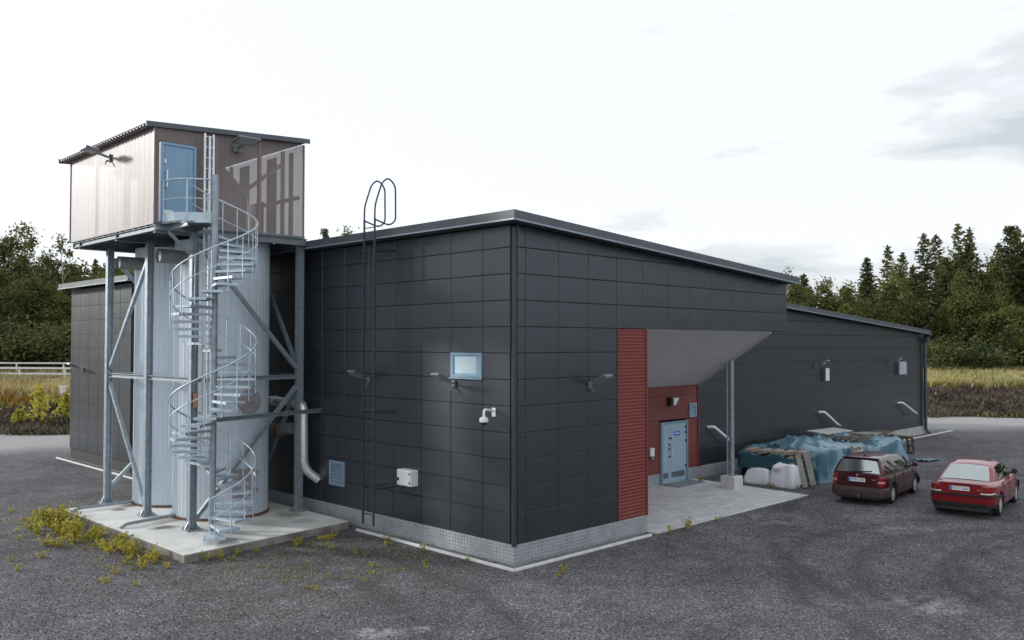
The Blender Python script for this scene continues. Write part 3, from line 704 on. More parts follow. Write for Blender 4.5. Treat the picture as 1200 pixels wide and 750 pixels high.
def dome_camera(loc, rz, label):
    t_ = thing('security_camera', label, 'camera', loc, rz, group='dome cameras on wall brackets')
    t_.scale = (.86,)*3
    f = MB(); f.box(-.07, .07, -.03, 0, -.12, .12); f.build('mount', M['white_plastic'], t_, local=True, bevel=.008)
    f = MB(); f.tube(arc_pts([(0,-.02,.04),(0,-.38,.10),(0,-.38,-.10)], .18, 8), .035, 10); f.build('arm', M['white_plastic'], t_, local=True, smooth=50)
    f = MB(); f.lathe([(.0,-.10),(.05,-.10),(.11,-.13),(.125,-.20),(.12,-.24),(0,-.24)], (0,-.38,0), 16); f.build('housing', M['white_plastic'], t_, local=True, smooth=40)
    f = MB(); f.lathe([(.09,-.241),(.08,-.29),(.045,-.32),(0,-.33)], (0,-.38,0), 16); f.build('dome', M['black'], t_, local=True, smooth=60)
dome_camera((-.03, .62, 3.42), R(-90), 'white dome camera on a curved bracket near the building corner')
dome_camera((-.3, 26.63, 3.3), R(180), 'white dome camera past the far left corner of the dark building')
dome_camera((36.48, 4.6, 4.0), R(90), 'white dome camera past the far right corner of the dark building')
# electrical box
eb = thing('electrical_box', 'white electrical box with dangling cable low on the dark wall', 'box', (0, 3.7, 1.6))
f = MB(); f.box(-.27, -.03, 3.40, 3.97, 1.40, 1.80); f.build('case', M['white_plastic'], eb, bevel=.012)
f = MB(); f.box(-.285, -.272, 3.43, 3.94, 1.43, 1.77); f.build('lid', M['white_metal'], eb, bevel=.006)
f = MB()
for z in (1.47, 1.70): f = MB(); f.box(-.30, -.284, 3.42, 3.45, z, z+.05); f.build('hinge', M['black'], eb)
f = MB(); f.box(-.30, -.284, 3.86, 3.92, 1.52, 1.60); f.build('latch', M['black'], eb)
f = MB(); f.tube(arc_pts([(-.2, 3.80, 1.40), (-.2, 3.80, 1.22), (-.18, 3.65, 1.10), (-.17, 3.55, 1.10)], .06), .012, 6); f.tube([(-.2,3.80,1.40),(-.2,3.80,1.33)], .025, 8); f.build('cable', M['black'], eb, smooth=50)
# canopy lamp, intercom
lm = thing('wall_lamp', 'white wedge shaped lamp on the red wall above the blue door', 'lamp', (12.1, 4.17, 2.95))
f = MB(); f.box(11.92, 12.06, 3.98, 4.17, 2.78, 3.10); f.build('bracket', M['black'], lm, bevel=.01)
f = MB(); f.prism([(12.06, 3.96, 2.80), (12.06, 3.96, 3.08), (12.40, 3.96, 3.06), (12.18, 3.96, 2.82)], (0, .2, 0)); f.build('diffuser', M['white_plastic'], lm, bevel=.01)
ic = thing('intercom', 'small white call box on the red wall left of the blue door', 'intercom', (10.95, 4.17, 1.2))
f = MB(); f.box(10.83, 11.05, 4.08, 4.17, 1.08, 1.38); f.build('case', M['white_plastic'], ic, bevel=.02)
f = MB(); f.box(10.85, 10.97, 4.05, 4.08, .98, 1.10); f.build('keypad', M['galv'], ic)
# slanting drain spouts
for (x0, z0, x1, z1, lb) in ((14.65, 1.86, 15.70, 1.22, 'slanting white spout pipe on the wing wall beside the canopy post'), (23.83, 1.91, 25.0, 1.25, 'slanting white spout pipe on the wing wall above the tarpaulin pile'), (32.87, 1.90, 34.4, 1.27, 'slanting white spout pipe on the wing wall nearest its far corner')):
    t_ = thing('spout_pipe', lb, 'pipe', (x0, 4.17, z0), group='spout pipes on the wing wall')
    f = MB(); f.tube(arc_pts([(x0-.1, 4.17, z0+.0), (x0, 3.95, z0+.02), (x1, 3.82, z1)], .12), .055, 10); f.build('pipe', M['white_metal'], t_, smooth=50)
    f = MB(); f.tube([(x1-.06, 3.83, z1+.04), (x1+.06, 3.81, z1-.04)], .085, 10); f.bar((x1+.02, 3.82, z1-.0), (x1+.10, 4.17, z1-.06), .03, .03); f.build('end_collar', M['galv'], t_, smooth=50)
# roof ladder
la = thing('roof_ladder', 'tall dark steel ladder with blue hoop handrails against the left wall', 'ladder', (-.7, 4.62, .3))
f = MB(); LU = -.68
for v in (4.86, 4.40): f = MB(); f.bar((LU, v, .33), (LU, v, 8.25), .05, .025, up=(0,1,0)); f.build('stile', M['dark_ladder'], la)
for i in range(26):
    f = MB(); z = .62+.296*i; f.tube([(LU, 4.40, z), (LU, 4.86, z)], .014, 6); f.build('rung', M['dark_ladder'], la)
for z in (1.27, 3.22, 7.45):
    for v in (4.86, 4.40): f = MB(); f.bar((LU, v, z), (-.03, v, z), .035, .035); f.build('wall_bracket', M['dark_ladder'], la)
for v in (4.86, 4.40):
    f = MB(); L0 = LU
    f.tube(arc_pts([(L0, v, 8.2), (L0, v, 8.58), (L0+.22, v, 9.20), (L0+.42, v, 9.36), (L0+.66, v, 9.18), (L0+.67, v, 8.24), (L0+.46, v, 8.10), (L0, v, 8.22)], .17, 5), .022, 8); f.build('hoop_rail', M['hoop_blue'], la, smooth=60)

# ------------------------------------------------------------------ silos
def silo(c, label, parts=True):
    t_ = thing('silo', label, 'silo', (c[0], c[1], .19), group='pale blue silos under the cabin')
    f = MB(); n = 56; P = []
    for i in range(n):
        for q, rr in ((0, 1.300), (.10, 1.300), (.16, 1.291), (.28, 1.291), (.34, 1.300), (.5, 1.300), (.54, 1.296), (.60, 1.296), (.64, 1.300), (.88, 1.300)):
            a = 2*math.pi*(i+q)/n; P.append([(c[0]+rr*math.cos(a), c[1]+rr*math.sin(a), z) for z in (.25, 2.6, 5.2, 7.88)])
    f.grid(P, cu=True); f.prism([(p_[3][0], p_[3][1], 7.87) for p_ in P[::5]], (0,0,.01)); f.build('shell', M['tank'], t_, smooth=30)
    f = MB(); f.lathe([(0,.19),(1.335,.19),(1.335,.25),(1.30,.26)], (c[0],c[1],0), 48); f.build('base_ring', M['rust'], t_, smooth=40)
    f = MB(); f.tube([(c[0]-1.2, c[1]-.25, 7.38), (c[0]-1.98, c[1]-.25, 7.38)], .19, 18, cap=False); f.tube([(c[0]-1.2, c[1]-.25, 7.38), (c[0]-1.93, c[1]-.25, 7.38)], .175, 18); f.build('overflow_pipe', mat('weathered_pipe', (.23, .23, .222), .6, .1, .2, 6), t_, smooth=40)
    return t_
c1 = (-2.2, 9.65); c2 = (-2.2, 12.45)
s1 = silo(c1, 'pale blue ribbed silo behind the spiral stair, with round manhole and square hatch')
silo(c2, 'pale blue ribbed silo standing behind and left of the front one')
def radial(c, ang, r, z): return Vector((c[0]+r*math.cos(R(ang)), c[1]+r*math.sin(R(ang)), z))
nrm = Vector((math.cos(R(-85)), math.sin(R(-85)), 0)); tg = Vector((-nrm.y, nrm.x, 0)); pc = radial(c1, -85, 1.28, 3.42)
f = MB(); f.tube([pc, pc+nrm*.14], .31, 24); f.tube([pc+nrm*.14, pc+nrm*.17], .33, 24)
for i in range(16):
    a = 2*math.pi*i/16; q = pc+nrm*.17+(tg*math.cos(a)+Vector((0,0,1))*math.sin(a))*.28; f.tube([q, q+nrm*.03], .022, 6)
f.tube(arc_pts([pc+nrm*.17+tg*.1, pc+nrm*.25+tg*.1, pc+nrm*.25-tg*.1, pc+nrm*.17-tg*.1], .03), .015, 6); f.build('manhole', M['hatch'], s1, smooth=40)
f = MB(); nrm = Vector((0,-1,0)); pc = Vector((-2.19, c1[1]-1.30, 1.18)); f.obox(pc, (.33,0,0), (0,.09,0), (0,0,.38)); f.obox(pc+nrm*.10, (.29,0,0), (0,.02,0), (0,0,.34))
for z in (-.25, .25): f.obox(pc+Vector((.36,-.06,z)), (.05,0,0), (0,.04,0), (0,0,.05))
f.build('hatch', M['hatch'], s1, bevel=.008)

# ------------------------------------------------------------------ steel tower with its cabin
tw = thing('cabin_tower', 'steel frame tower with a brown perforated cabin on top', 'tower', (-2.3, 10.6, .19))
PST = dict(F=(-3.86,7.93), Mm=(-3.92,10.6), L=(-3.97,13.4), Rr=(-.54,8.24), RM=(-.54,10.8), RL=(-.54,13.4))
for k_, (x, y) in PST.items():
    f = MB(); f.hbeam((x,y,.22), (x,y,7.9), .17, .19, .018, up=(1,0,0)); f.box(x-.2, x+.2, y-.2, y+.2, .19, .225)
    for sx in (-.15,.15):
        for sy in (-.15,.15): f.tube([(x+sx,y+sy,.225),(x+sx,y+sy,.28)], .022, 6)
    for sx in (-1,1): f.prism([(x+sx*.09,y-.012,.225),(x+sx*.19,y-.012,.225),(x+sx*.09,y-.012,.42)], (0,.024,0))
    f.build('post', M['galv'], tw)
def P3(k_, z): return (PST[k_][0], PST[k_][1], z)
def beam(a, b_, w_=.12, h_=.12, nm='tie_beam', m_='galv', z=None):
    f = MB(); f.hbeam(a, b_, w_, h_, .014); f.build(nm, M[m_], tw)
for a, b_ in (('F','Mm'), ('Mm','L'), ('F','Rr'), ('L','RL'), ('Rr','RM'), ('RM','RL')):
    A_, B_ = Vector(P3(a, 4.06)), Vector(P3(b_, 4.06)); d = (B_-A_).normalized(); beam(A_+d*.10, B_-d*.10)
def brace(a, za, b_, zb):
    A_, B_ = Vector(P3(a, za)), Vector(P3(b_, zb)); d = (B_-A_).normalized(); f = MB(); f.bar(A_+d*.16, B_-d*.16, .10, .10); f.build('brace', M['galv'], tw)
brace('L', 4.15, 'Mm', 7.5); brace('L', 3.95, 'Mm', .35)
brace('Rr', 4.2, 'F', 7.75); brace('Rr', 3.9, 'F', .35)
brace('L', .6, 'RL', 3.95); brace('L', 7.7, 'RL', 4.2)
brace('Rr', 4.2, 'RM', 7.75); brace('Rr', 3.9, 'RM', .35); brace('RL', 4.2, 'RM', 7.75)
# floor frame
for v in (8.06, 10.6, 13.4):
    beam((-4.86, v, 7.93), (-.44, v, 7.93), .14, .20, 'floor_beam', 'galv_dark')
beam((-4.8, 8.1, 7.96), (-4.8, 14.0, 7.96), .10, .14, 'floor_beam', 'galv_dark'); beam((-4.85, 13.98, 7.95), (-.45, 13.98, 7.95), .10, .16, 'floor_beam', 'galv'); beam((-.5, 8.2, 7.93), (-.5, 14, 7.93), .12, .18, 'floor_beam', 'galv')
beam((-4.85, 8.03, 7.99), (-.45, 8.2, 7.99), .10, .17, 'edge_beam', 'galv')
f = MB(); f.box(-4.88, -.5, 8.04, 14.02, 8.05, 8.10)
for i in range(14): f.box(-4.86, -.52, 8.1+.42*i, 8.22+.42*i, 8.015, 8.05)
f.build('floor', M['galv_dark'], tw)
beam((-4.5, 8.0, 7.96), (-4.5, 6.95, 7.99), .08, .12, 'platform_bracket', 'galv'); f = MB(); f.bar((-4.55, 8.0, 7.9), (-3.9, 8.0, 7.3), .07, .07); f.build('brace', M['galv'], tw)
# cabin walls
def zc(u): return 10.50 + (u+4.9)*.066
def corr(a, b_, nrm, ztop, z0, pitch=.16, dep=.008, flip=False):
    a, b_, nrm = Vector(a), Vector(b_), Vector(nrm); L = (b_-a).length; d = (b_-a).normalized(); n = int(L/pitch); G = []
    for i in range(n):
        for q, h in ((0,0),(.42,0),(.5,dep),(.92,dep)):
            s = L*(i+q)/n; p_ = a+d*s; G.append([tuple(p_+nrm*h+Vector((0,0,z))) for z in (z0, lerp(z0, ztop(p_.x), .5), ztop(p_.x))])
    p_ = b_; G.append([tuple(p_+Vector((0,0,z))) for z in (z0, lerp(z0, ztop(p_.x), .5), ztop(p_.x))])
    f = MB(); f.grid(G, flip=flip); return f
A0 = (-4.9, 8.0, 0); A1 = (-.48, 8.18, 0)
corr((-4.9, 14.05, 0), (-4.9, 8.0, 0), (-1,0,0), zc, 8.06, pitch=.30, dep=.004, flip=True).build('cabin_wall', M['perforated'], tw)
# front sheet is cut round the door
DZ0, DZ1, DX0, DX1 = 8.11, 10.16, -4.76, -3.82
corr((-4.9, 8.0, 0), (DX0-.02, 8.005, 0), (0,-1,0), zc, 8.08, pitch=.07).build('cabin_wall', M['perforated'], tw)
corr((DX0-.02, 8.005, 0), (DX1+.02, 8.044, 0), (0,-1,0), zc, DZ1+.03).build('cabin_wall', M['perforated'], tw)
corr((DX1+.02, 8.044, 0), A1, (0,-1,0), zc, 8.09).build('cabin_wall', M['perforated'], tw)
corr(A1, (-.48, 14.05, 0), (1,0,0), zc, 8.08).build('cabin_wall', M['perforated'], tw); corr((-.48, 14.05, 0), (-4.9, 14.05, 0), (0,1,0), zc, 8.08).build('cabin_wall', M['perforated'], tw)
f = MB(); f.box(-4.925, -4.885, 7.965, 8.0, 8.04, 10.5); f.build('corner_flashing', M['perf_solid'], tw); f = MB(); f.box(-.50, -.46, 8.14, 8.18, 8.06, 10.78); f.build('corner_flashing', M['perf_solid'], tw); f = MB(); f.box(-4.925, -4.885, 14.05, 14.09, 8.04, 10.5); f.build('corner_flashing', M['perf_solid'], tw)
# inside: framing rails, braces and hoppers that block the view through
f = MB()
for (a, b_) in (((-.56,9.2,8.1),(-.56,9.2,10.75)), ((-.56,10.6,8.1),(-.56,10.6,10.75)), ((-.56,12.4,8.1),(-.56,12.4,10.75)), ((-.56,8.3,9.25),(-.56,14,9.25)),  ((-3.2,8.1,8.1),(-3.2,8.1,10.6)), ((-1.9,8.15,8.1),(-1.9,8.15,10.65)), ((-2.5,13.95,8.1),(-2.5,13.95,10.5)), ((-4.84,10.1,8.1),(-4.84,10.1,10.4)), ((-4.84,12.1,8.1),(-4.84,12.1,10.4)), ((-2.6,8.15,9.0),(-1.2,8.2,10.1))):
    f = MB(); f.bar(a, b_, .09, .09, up=(0,1,0) if a[1] == b_[1] else (0,0,1)); f.build('cabin_frame', M['perf_solid'], tw)
for bx_ in ((9.45,10.0,8.1,10.6), (10.2,13.9,8.1,9.35), (11.1,11.7,9.36,10.6), (8.5,8.72,8.1,10.6), (13.0,13.9,9.36,10.6)): f = MB(); f.box(-.64, -.615, *bx_); f.build('sky_blocker', M['perf_solid'], tw)  # added boards, placed to cut the sky seen through the sheets into patches
f = MB(); f.lathe([(1.0,8.1),(1.0,9.7),(.25,10.4),(0,10.4)], (-3.1,11.4,0), 20); f.build('hopper', M['perf_solid'], tw, smooth=40); f = MB(); f.lathe([(.9,8.1),(.9,9.4),(.2,10.2),(0,10.2)], (-2.35,9.9,0), 20); f.build('hopper', M['perf_solid'], tw, smooth=40); f = MB(); f.box(-3.9, -2.2, 12.6, 13.8, 8.1, 10.3); f.build('hopper', M['perf_solid'], tw, smooth=40)
# cabin roof
RU0, RU1, RV = -5.12, -.44, 14.42
f = MB(); G = []; v0, v1 = 7.96, RV; n = 32
for i in range(n):
    for q, h in ((0,0),(.35,0),(.5,.06),(.85,.06)):
        v = v0+(v1-v0)*(i+q)/n; G.append([(u, v, zc(u)+.06+h) for u in (RU0, -2.8, RU1)])
f.grid(G, flip=True)
G2 = [[(p_[0], p_[1], p_[2]-.02) for p_ in r_] for r_ in G]; f.grid(G2)
f.grid([[G[i][0], G2[i][0]] for i in range(len(G))]); f.grid([[G[i][2], G2[i][2]] for i in range(len(G))], flip=True); f.build('cabin_roof', M['galv_dark'], tw)
f = MB(); f.bar((RU0-.02, 7.94, zc(RU0)+.07), (RU1+.02, 7.94, zc(RU1)+.07), .03, .13); f.build('roof_flashing', M['trim'], tw); f = MB(); f.bar((RU0-.02, RV+.02, zc(RU0)+.07), (RU1+.02, RV+.02, zc(RU1)+.07), .03, .13); f.build('roof_flashing', M['trim'], tw)
f = MB(); f.prism([(RU0+.06,7.98,zc(RU0)+.03),(RU1-.04,7.98,zc(RU1)+.03),(RU1-.04,RV-.03,zc(RU1)+.03),(RU0+.06,RV-.03,zc(RU0)+.03)], (0,0,.012)); f.build('roof_lining', M['perf_solid'], tw)
# cabin door
f = MB(); f.box(DX0, DX0+.07, 7.93, 8.05, DZ0, DZ1); f.box(DX1-.07, DX1, 7.93, 8.05, DZ0, DZ1); f.box(DX0+.07, DX1-.07, 7.93, 8.05, DZ1-.07, DZ1)
cdr = f.build('door', M['door_blue'], tw, bevel=.004)
f = MB(); f.box(DX0+.075, DX1-.075, 7.955, 8.0, DZ0, DZ1-.075); f.box(DX0+.13, DX1-.26, 7.947, 7.955, DZ0+.1, DZ1-.16); f.box(DX1-.22, DX1-.10, 7.947, 7.955, DZ0+.1, DZ1-.16); f.build('door_leaf', M['door_blue'], cdr, bevel=.003)
f = MB(); f.tube(arc_pts([(DX0+.13, 7.95, 8.98), (DX0+.13, 7.84, 8.98), (DX0+.13, 7.84, 9.42), (DX0+.13, 7.95, 9.42)], .05), .018, 8); f.build('handle', M['alu'], cdr, smooth=40)
f = MB(); f.box(DX0+.09, DX0+.14, 7.93, 7.955, 9.62, 9.72); f.box(DX0+.10, DX0+.34, 7.943, 7.947, 8.30, 8.42); f.build('lock_plate', M['white_metal'], cdr)
# cabin floodlights (separate things fixed under the eaves)
cl = floodlight((-4.92, 10.95, 10.16), R(-90), 'large square floodlight on the pale side of the cabin under its eave', tilt=8, grp='floodlights on the tower cabin', armlen=.45)
for ch in children(cl):
    pass
cl.scale = (1.35, .82, 1.0)
cl = floodlight((-2.62, 8.06, 10.31), 0, 'large square floodlight on the brown front of the cabin under the roof edge', tilt=14, grp='floodlights on the tower cabin', armlen=.32); cl.scale = (1.75, 1.0, .9)
# long cantilever rail from stair to wall
tag(MB().hbeam((-3.70, 6.95, 3.08), (-.03, 7.85, 3.08), .10, .11).build('support_rail', M['galv']), 'long galvanised rail tying the stair column to the dark wall', 'rail')
# vertical cabin ladder (aluminium) in front of the cabin
al = thing('cabin_ladder', 'silver vertical ladder up the cabin front beside the blue door', 'ladder', (-3.55, 7.78, 2.4))
f = MB()
for x in (-3.68, -3.44): f = MB(); f.bar((x, 7.76, 2.4), (x, 7.76, 10.52), .05, .03, up=(0,1,0)); f.build('stile', M['alu'], al)
f = MB(); f.bar((-3.56, 7.73, 2.4), (-3.56, 7.73, 10.45), .05, .03, up=(0,1,0)); f.build('stile', M['alu'], al)
for i in range(29): f = MB(); z = 2.6+.28*i; f.tube([(-3.68, 7.76, z), (-3.44, 7.76, z)], .014, 6); f.build('rung', M['alu'], al)
f = MB()
for z in (3.2, 5.6, 7.6, 9.2): f = MB(); f.bar((-3.70, 7.78, z), (-3.70, 7.98, z), .03, .03); f.build('wall_bracket', M['galv'], al)
f = MB(); f.box(-3.90, -3.78, 7.79, 7.83, 3.35, 3.72); tag(f.build('warning_plate', M['orange_tag']), 'small orange plate on the front tower post behind the stair', 'sign')

# ------------------------------------------------------------------ spiral stair
SC = Vector((-3.88, 6.75, 0)); NT = 43; ZT = 8.1
st = thing('spiral_stair', 'galvanised spiral staircase with curved handrail up to the cabin door', 'staircase', (SC.x, SC.y, .19))
f = MB(); f.tube([(SC.x,SC.y,.19),(SC.x,SC.y,9.25)], .085, 16); f.tube([(SC.x,SC.y,.19),(SC.x,SC.y,.22)], .2, 16); f.build('column', M['galv'], st, smooth=40)
def ang(z): return 96-(ZT-z)*120
DA = 21.6
for i in range(1, NT+1):
    z = .18+.18*i; a0 = ang(z); f = MB(); P = []
    def sp(a, r, zz): return (SC.x+r*math.cos(R(a)), SC.y+r*math.sin(R(a)), zz)
    rows = [sp(a0-DA*.70, 1.0, 0), sp(a0+DA*.70, 1.0, 0), sp(a0+50, .11, 0), sp(a0-50, .11, 0)]
    pl = [Vector(p_) for p_ in rows]
    # folded tray: top plate and turned-down lips
    f.prism([(p_.x,p_.y,z-.006) for p_ in pl], (0,0,.006))
    for (p_, q_) in ((pl[3], pl[0]), (pl[0], pl[1]), (pl[1], pl[2])): f.bar((p_.x,p_.y,z-.034), (q_.x,q_.y,z-.034), .008, .055)
    f.tube([(SC.x,SC.y,z-.18+.02),(SC.x,SC.y,z-.012)], .10, 12) if False else None
    f.build('tread', M['galv_light'] if True else None, st)
def helix(r, hgt, z0, z1, n=150):
    return [(SC.x+r*math.cos(R(ang(lerp(z0,z1,i/n)))), SC.y+r*math.sin(R(ang(lerp(z0,z1,i/n)))), lerp(z0,z1,i/n)+hgt) for i in range(n+1)]
f = MB(); f.tube(helix(1.03, 1.0, .30, 8.1), .022, 8); f.build('handrail', M['galv_light'], st, smooth=60)
f = MB(); f.tube(helix(1.03, .52, .30, 8.1), .015, 6); f.build('mid_rail', M['galv_light'], st, smooth=60)
for i in range(1, NT+1):
    z = .18+.18*i; a0 = ang(z); f = MB(); x, y = SC.x+1.03*math.cos(R(a0)), SC.y+1.03*math.sin(R(a0)); f.tube([(x,y,z-.20 if i > 1 else .19),(x,y,z+1.0)], .0125, 6); f.build('baluster', M['galv_light'], st)
# landing in front of the door
LP = [(-4.74, 7.92), (-4.62, 7.38), (-4.42, 7.18), (-3.86, 6.9), (-3.6, 6.95), (-3.6, 7.92)]
f = MB(); f.prism([(x,y,8.04) for x,y in LP], (0,0,.05))
f.build('landing', M['galv_dark'], st)
f = MB()
edge_pts = [(-4.70, 7.92), (-4.58, 7.40), (-4.42, 7.22), (-3.90, 6.86)]
for a, b_ in zip(edge_pts[:-1], edge_pts[1:]): f.bar((a[0],a[1],8.18), (b_[0],b_[1],8.18), .012, .26)
f.build('toe_plate', M['galv_light'], st)
for z, r_ in ((9.15, .022), (8.66, .015)):
    f = MB(); f.tube(arc_pts([(x,y,z) for x,y in edge_pts], .1), r_, 8); f.build('landing_rail', M['galv_light'], st, smooth=60)
f = MB()
for (x, y) in ((-4.70, 7.90), (-4.40, 7.20)): f.tube([(x,y,8.05),(x,y,9.15)], .018, 6)
f.build('landing_post', M['galv_light'], st)
# drain pipes on the slab
for pts, lb in (([(-3.45, 12.65, .28), (-5.08, 12.62, .28), (-5.24, 12.62, .20)], 'grey drain pipe lying on the slab from the rear silo'), ([(-3.40, 9.75, .28), (-4.95, 9.42, .28), (-5.10, 9.38, .20)], 'grey drain pipe lying on the slab from the front silo')):
    f = MB(); f.tube(arc_pts(pts, .1), .045, 8); tag(f.build('drain_pipe', M['galv'], smooth=60), lb, 'pipe', 'drain pipes on the slab')
# process pipes between silo and wall
pp = thing('process_pipe', 'shiny silver pipe bending down into the dark wall right of the silo', 'pipe', (-.4, 9, 1.4))
f = MB(); f.tube(arc_pts([(-1.3, 10.3, 3.28), (-.45, 10.1, 3.28), (-.40, 8.22, 3.28), (-.40, 8.18, 1.40), (-.02, 8.0, 1.05)], .28, 8), .13, 16); f.build('pipe', M['steel'], pp, smooth=60)
f = MB()
for y in (9.75, 8.75): f.tube([(-.42, y-.02, 3.28), (-.42, y+.02, 3.28)], .165, 16)
f.build('flange', M['steel'], pp, smooth=40)
pp = thing('process_pipe', 'dull flanged pipe stub below the silver pipe right of the silo', 'pipe', (-.4, 9, 2.5))
f = MB(); f.tube([(-1.2, 10.4, 2.42), (-.45, 9.7, 2.45), (-.42, 8.75, 2.52)], .17, 16); f.build('pipe', M['galv'], pp, smooth=60)
f = MB(); f.tube([(-.46, 9.42, 2.46), (-.46, 9.36, 2.46)], .24, 16); f.tube([(-.45, 9.30, 2.46), (-.45, 9.24, 2.46)], .24, 16); f.build('flange', M['rust'], pp, smooth=40)
#PART2
# ------------------------------------------------------------------ cars
def make_car(name, label, loc, yaw, S):
    t_ = thing(name, label, 'car', loc, yaw)
    L = S['L']/2; XR, XF = S['xr'], S['xf']; RW = S['rw']
    wfun = lambda x: interp(x, S['w']); deck = lambda x: interp(x, S['deck']); belt = lambda x: min(interp(x, S['belt']), deck(x)-.01)
    bot = lambda x: interp(x, S['bot'])
    xs_ = sorted(set([round(x, 3) for x in np.linspace(-L, L, 75)] + [-L+.01, L-.01, -L+.03, L-.03]))
    P = []
    for x in xs_:
        w_ = wfun(x); b_ = bot(x); zs = b_ + .03; AR = RW + .065
        for xa in (XR, XF):
            if abs(x-xa) < AR: zs = max(zs, RW + math.sqrt(AR*AR-(x-xa)**2))
        be = belt(x); dk = deck(x)
        half = [(0, b_), (w_-.24, b_), (w_-.22, max(zs-.02, b_)), (w_-.03, zs), (w_-.005, max(zs+.03, .36)), (w_, max(zs+.06, .50)), (w_, max(zs+.08, lerp(.5, be, .55))), (w_-.012, be-.07), (w_-.04, be-.015), (w_-S['sh'], dk-.005), (w_*.5, dk+.012), (0, dk+.02)]
        half = [(max(0, y), z) for y, z in half]
        for i in range(1, len(half)):
            if i > 3 and half[i][1] < half[i-1][1] and i < 9: half[i] = (half[i][0], half[i-1][1]+.002)
        row = [(x, y, z) for y, z in half] + [(x, -y, z) for y, z in half[-2:0:-1]]
        P.append(row)
    f = MB(); f.grid(P, cv=True, flip=True); n = len(P[0])
    b0 = len(f.v); f.add(P[0], [tuple(range(n))]); f.add(P[-1], [tuple(range(n))[::-1]])
    # greenhouse
    zt = lambda x: interp(x, S['roof']); BW, RWD, BZ, RZ = S['gh']      # half width at belt, at roof, heights
    def wg(z): return lerp(BW, RWD, max(0, min(1, (z-BZ)/(RZ-BZ)))**1.25)
    tp = lambda x: 1 - S['taper']*max(0, (-x-.6)/1.4)**2 - .10*max(0, (x-.2)/1.0)**2
    x0, x1 = S['roof'][0][0], S['roof'][-1][0]; G = []
    for x in np.linspace(x0, x1, 46):
        top = zt(x); half = []
        for j in range(6):
            z = lerp(BZ-.04, max(top-.055, BZ-.03), j/5); half.append((wg(z)*tp(x), z))
        z = max(top-.02, BZ-.02); half += [(wg(z)*tp(x)-.035, z), (wg(top)*tp(x)-.12, max(top, BZ-.01)), (wg(top)*tp(x)*.5, max(top, BZ-.01)+.018), (0, max(top, BZ-.01)+.024)]
        G.append([(x, y, z) for y, z in half] + [(x, -y, z) for y, z in half[-2::-1]])
    f.grid(G, flip=True); f.add(G[0], [tuple(range(len(G[0])))]); f.add(G[-1], [tuple(range(len(G[0])))[::-1]])
    f.build('body', M[S['paint']], t_, smooth=38, local=True)
    # side windows
    for sgn in (1, -1):
        for poly in S['wins']:
            (xa0, xb0, za), (xa1, xb1, zb) = poly; q = []
            for i in range(9):
                row = []
                for j in range(7):
                    z = lerp(za, zb, j/6); x = lerp(lerp(xa0, xa1, j/6), lerp(xb0, xb1, j/6), i/8); row.append((x, sgn*(wg(z)*tp(x)+.006), z))
                q.append(row)
            f = MB(); f.grid(q, flip=sgn > 0); f.build('side_window', M['glass_side'], t_, smooth=180, local=True)
        f = MB(); q = [(x, sgn*(wg(BZ-.01)*tp(x)+.012), BZ-.012) for x in np.linspace(S['wins'][-1][0][0], S['wins'][0][0][1], 12)]; f.tube(q, .012, 5); f.build('window_trim', M['chrome' if S['chrome'] else 'black'], t_, local=True)
    def slope_pane(nm, za, zb, pts, m_, inset, fwd):
        q = []
        for i in range(11):
            row = []
            for j in range(7):
                z = lerp(za, zb, j/6); x = interp(z, pts); y = lerp(-1, 1, i/10)*(wg(z)*tp(x)-inset)
                nx = .012 if fwd else -.012; row.append((x+nx*(1 if True else 0), y, z+.022*(1-abs(lerp(-1,1,i/10))**2)*.9+.004))
            q.append(row)
        f = MB(); f.grid(q, flip=fwd); return f.build(nm, M[m_], t_, smooth=180, local=True)
    slope_pane('rear_window', S['rg'][0], S['rg'][1], S['rslope'], 'glass_car', S['rin'], False)
    slope_pane('windscreen', S['fg'][0], S['fg'][1], S['fslope'], 'glass_car', .10, True)
    # wrap-round strips: plan outline from the left side round the tail to the right side
    def plan(xlim, front=False):
        xs2 = [x for x in xs_ if (x > xlim if front else x < xlim)]
        xs2 = sorted(xs2, reverse=not front) if not front else sorted(xs2)
        left = [(x, wfun(x)) for x in xs2]; e_ = L if front else -L; w_ = wfun(e_)
        mid_ = [(e_, y) for y in np.linspace(w_*.92, -w_*.92, 9)]; return left + mid_ + [(x, -y) for x, y in left[::-1]]
    def wrap(pl, prof, nm, m_):
        cen = -L*.5 if pl[len(pl)//2][0] < 0 else L*.5; q = []
        for i, (x, y) in enumerate(pl):
            a = Vector(pl[max(i-1,0)]); b_ = Vector(pl[min(i+1,len(pl)-1)]); tg_ = (b_-a); n_ = Vector((-tg_.y, tg_.x)).normalized()
            if n_.dot(Vector((x-cen, y))) < 0: n_ = -n_
            q.append([(x+n_.x*o_, y+n_.y*o_, z) for z, o_ in prof])
        f = MB(); f.grid(q, flip=pl[len(pl)//2][0] > 0); return f.build(nm, M[m_], t_, smooth=50, local=True)
    for fr in (False, True):
        pl = plan(S['bx'][1] if fr else S['bx'][0], fr)
        for k_, (prof, nm, m_) in enumerate(S['bumpers']):
            wrap(pl, prof, nm if k_ == 0 else nm, m_)
    for sgn in (1, -1):
        for (z0, z1, ya, xb, m_, nm) in S['tail']:
            pl = [(-L, y) for y in np.linspace(ya, wfun(-L)*.97, 4)] + [(x, wfun(x)) for x in xs_ if -L < x < xb]
            pl = [(x, y*sgn) for x, y in pl]; e9 = .010 if nm == 'tail_lens' else 0; wrap(pl if sgn < 0 else pl[::-1], [(z0, -.004), (z0+.01, .014+e9), ((z0+z1)/2, .020+e9), (z1-.01, .014+e9), (z1, -.004)], nm, m_)
        pl = [(x, wfun(x)*sgn) for x in xs_ if x > L-.34] + [(L, y*sgn) for y in np.linspace(wfun(L)*.95, .36, 3)]
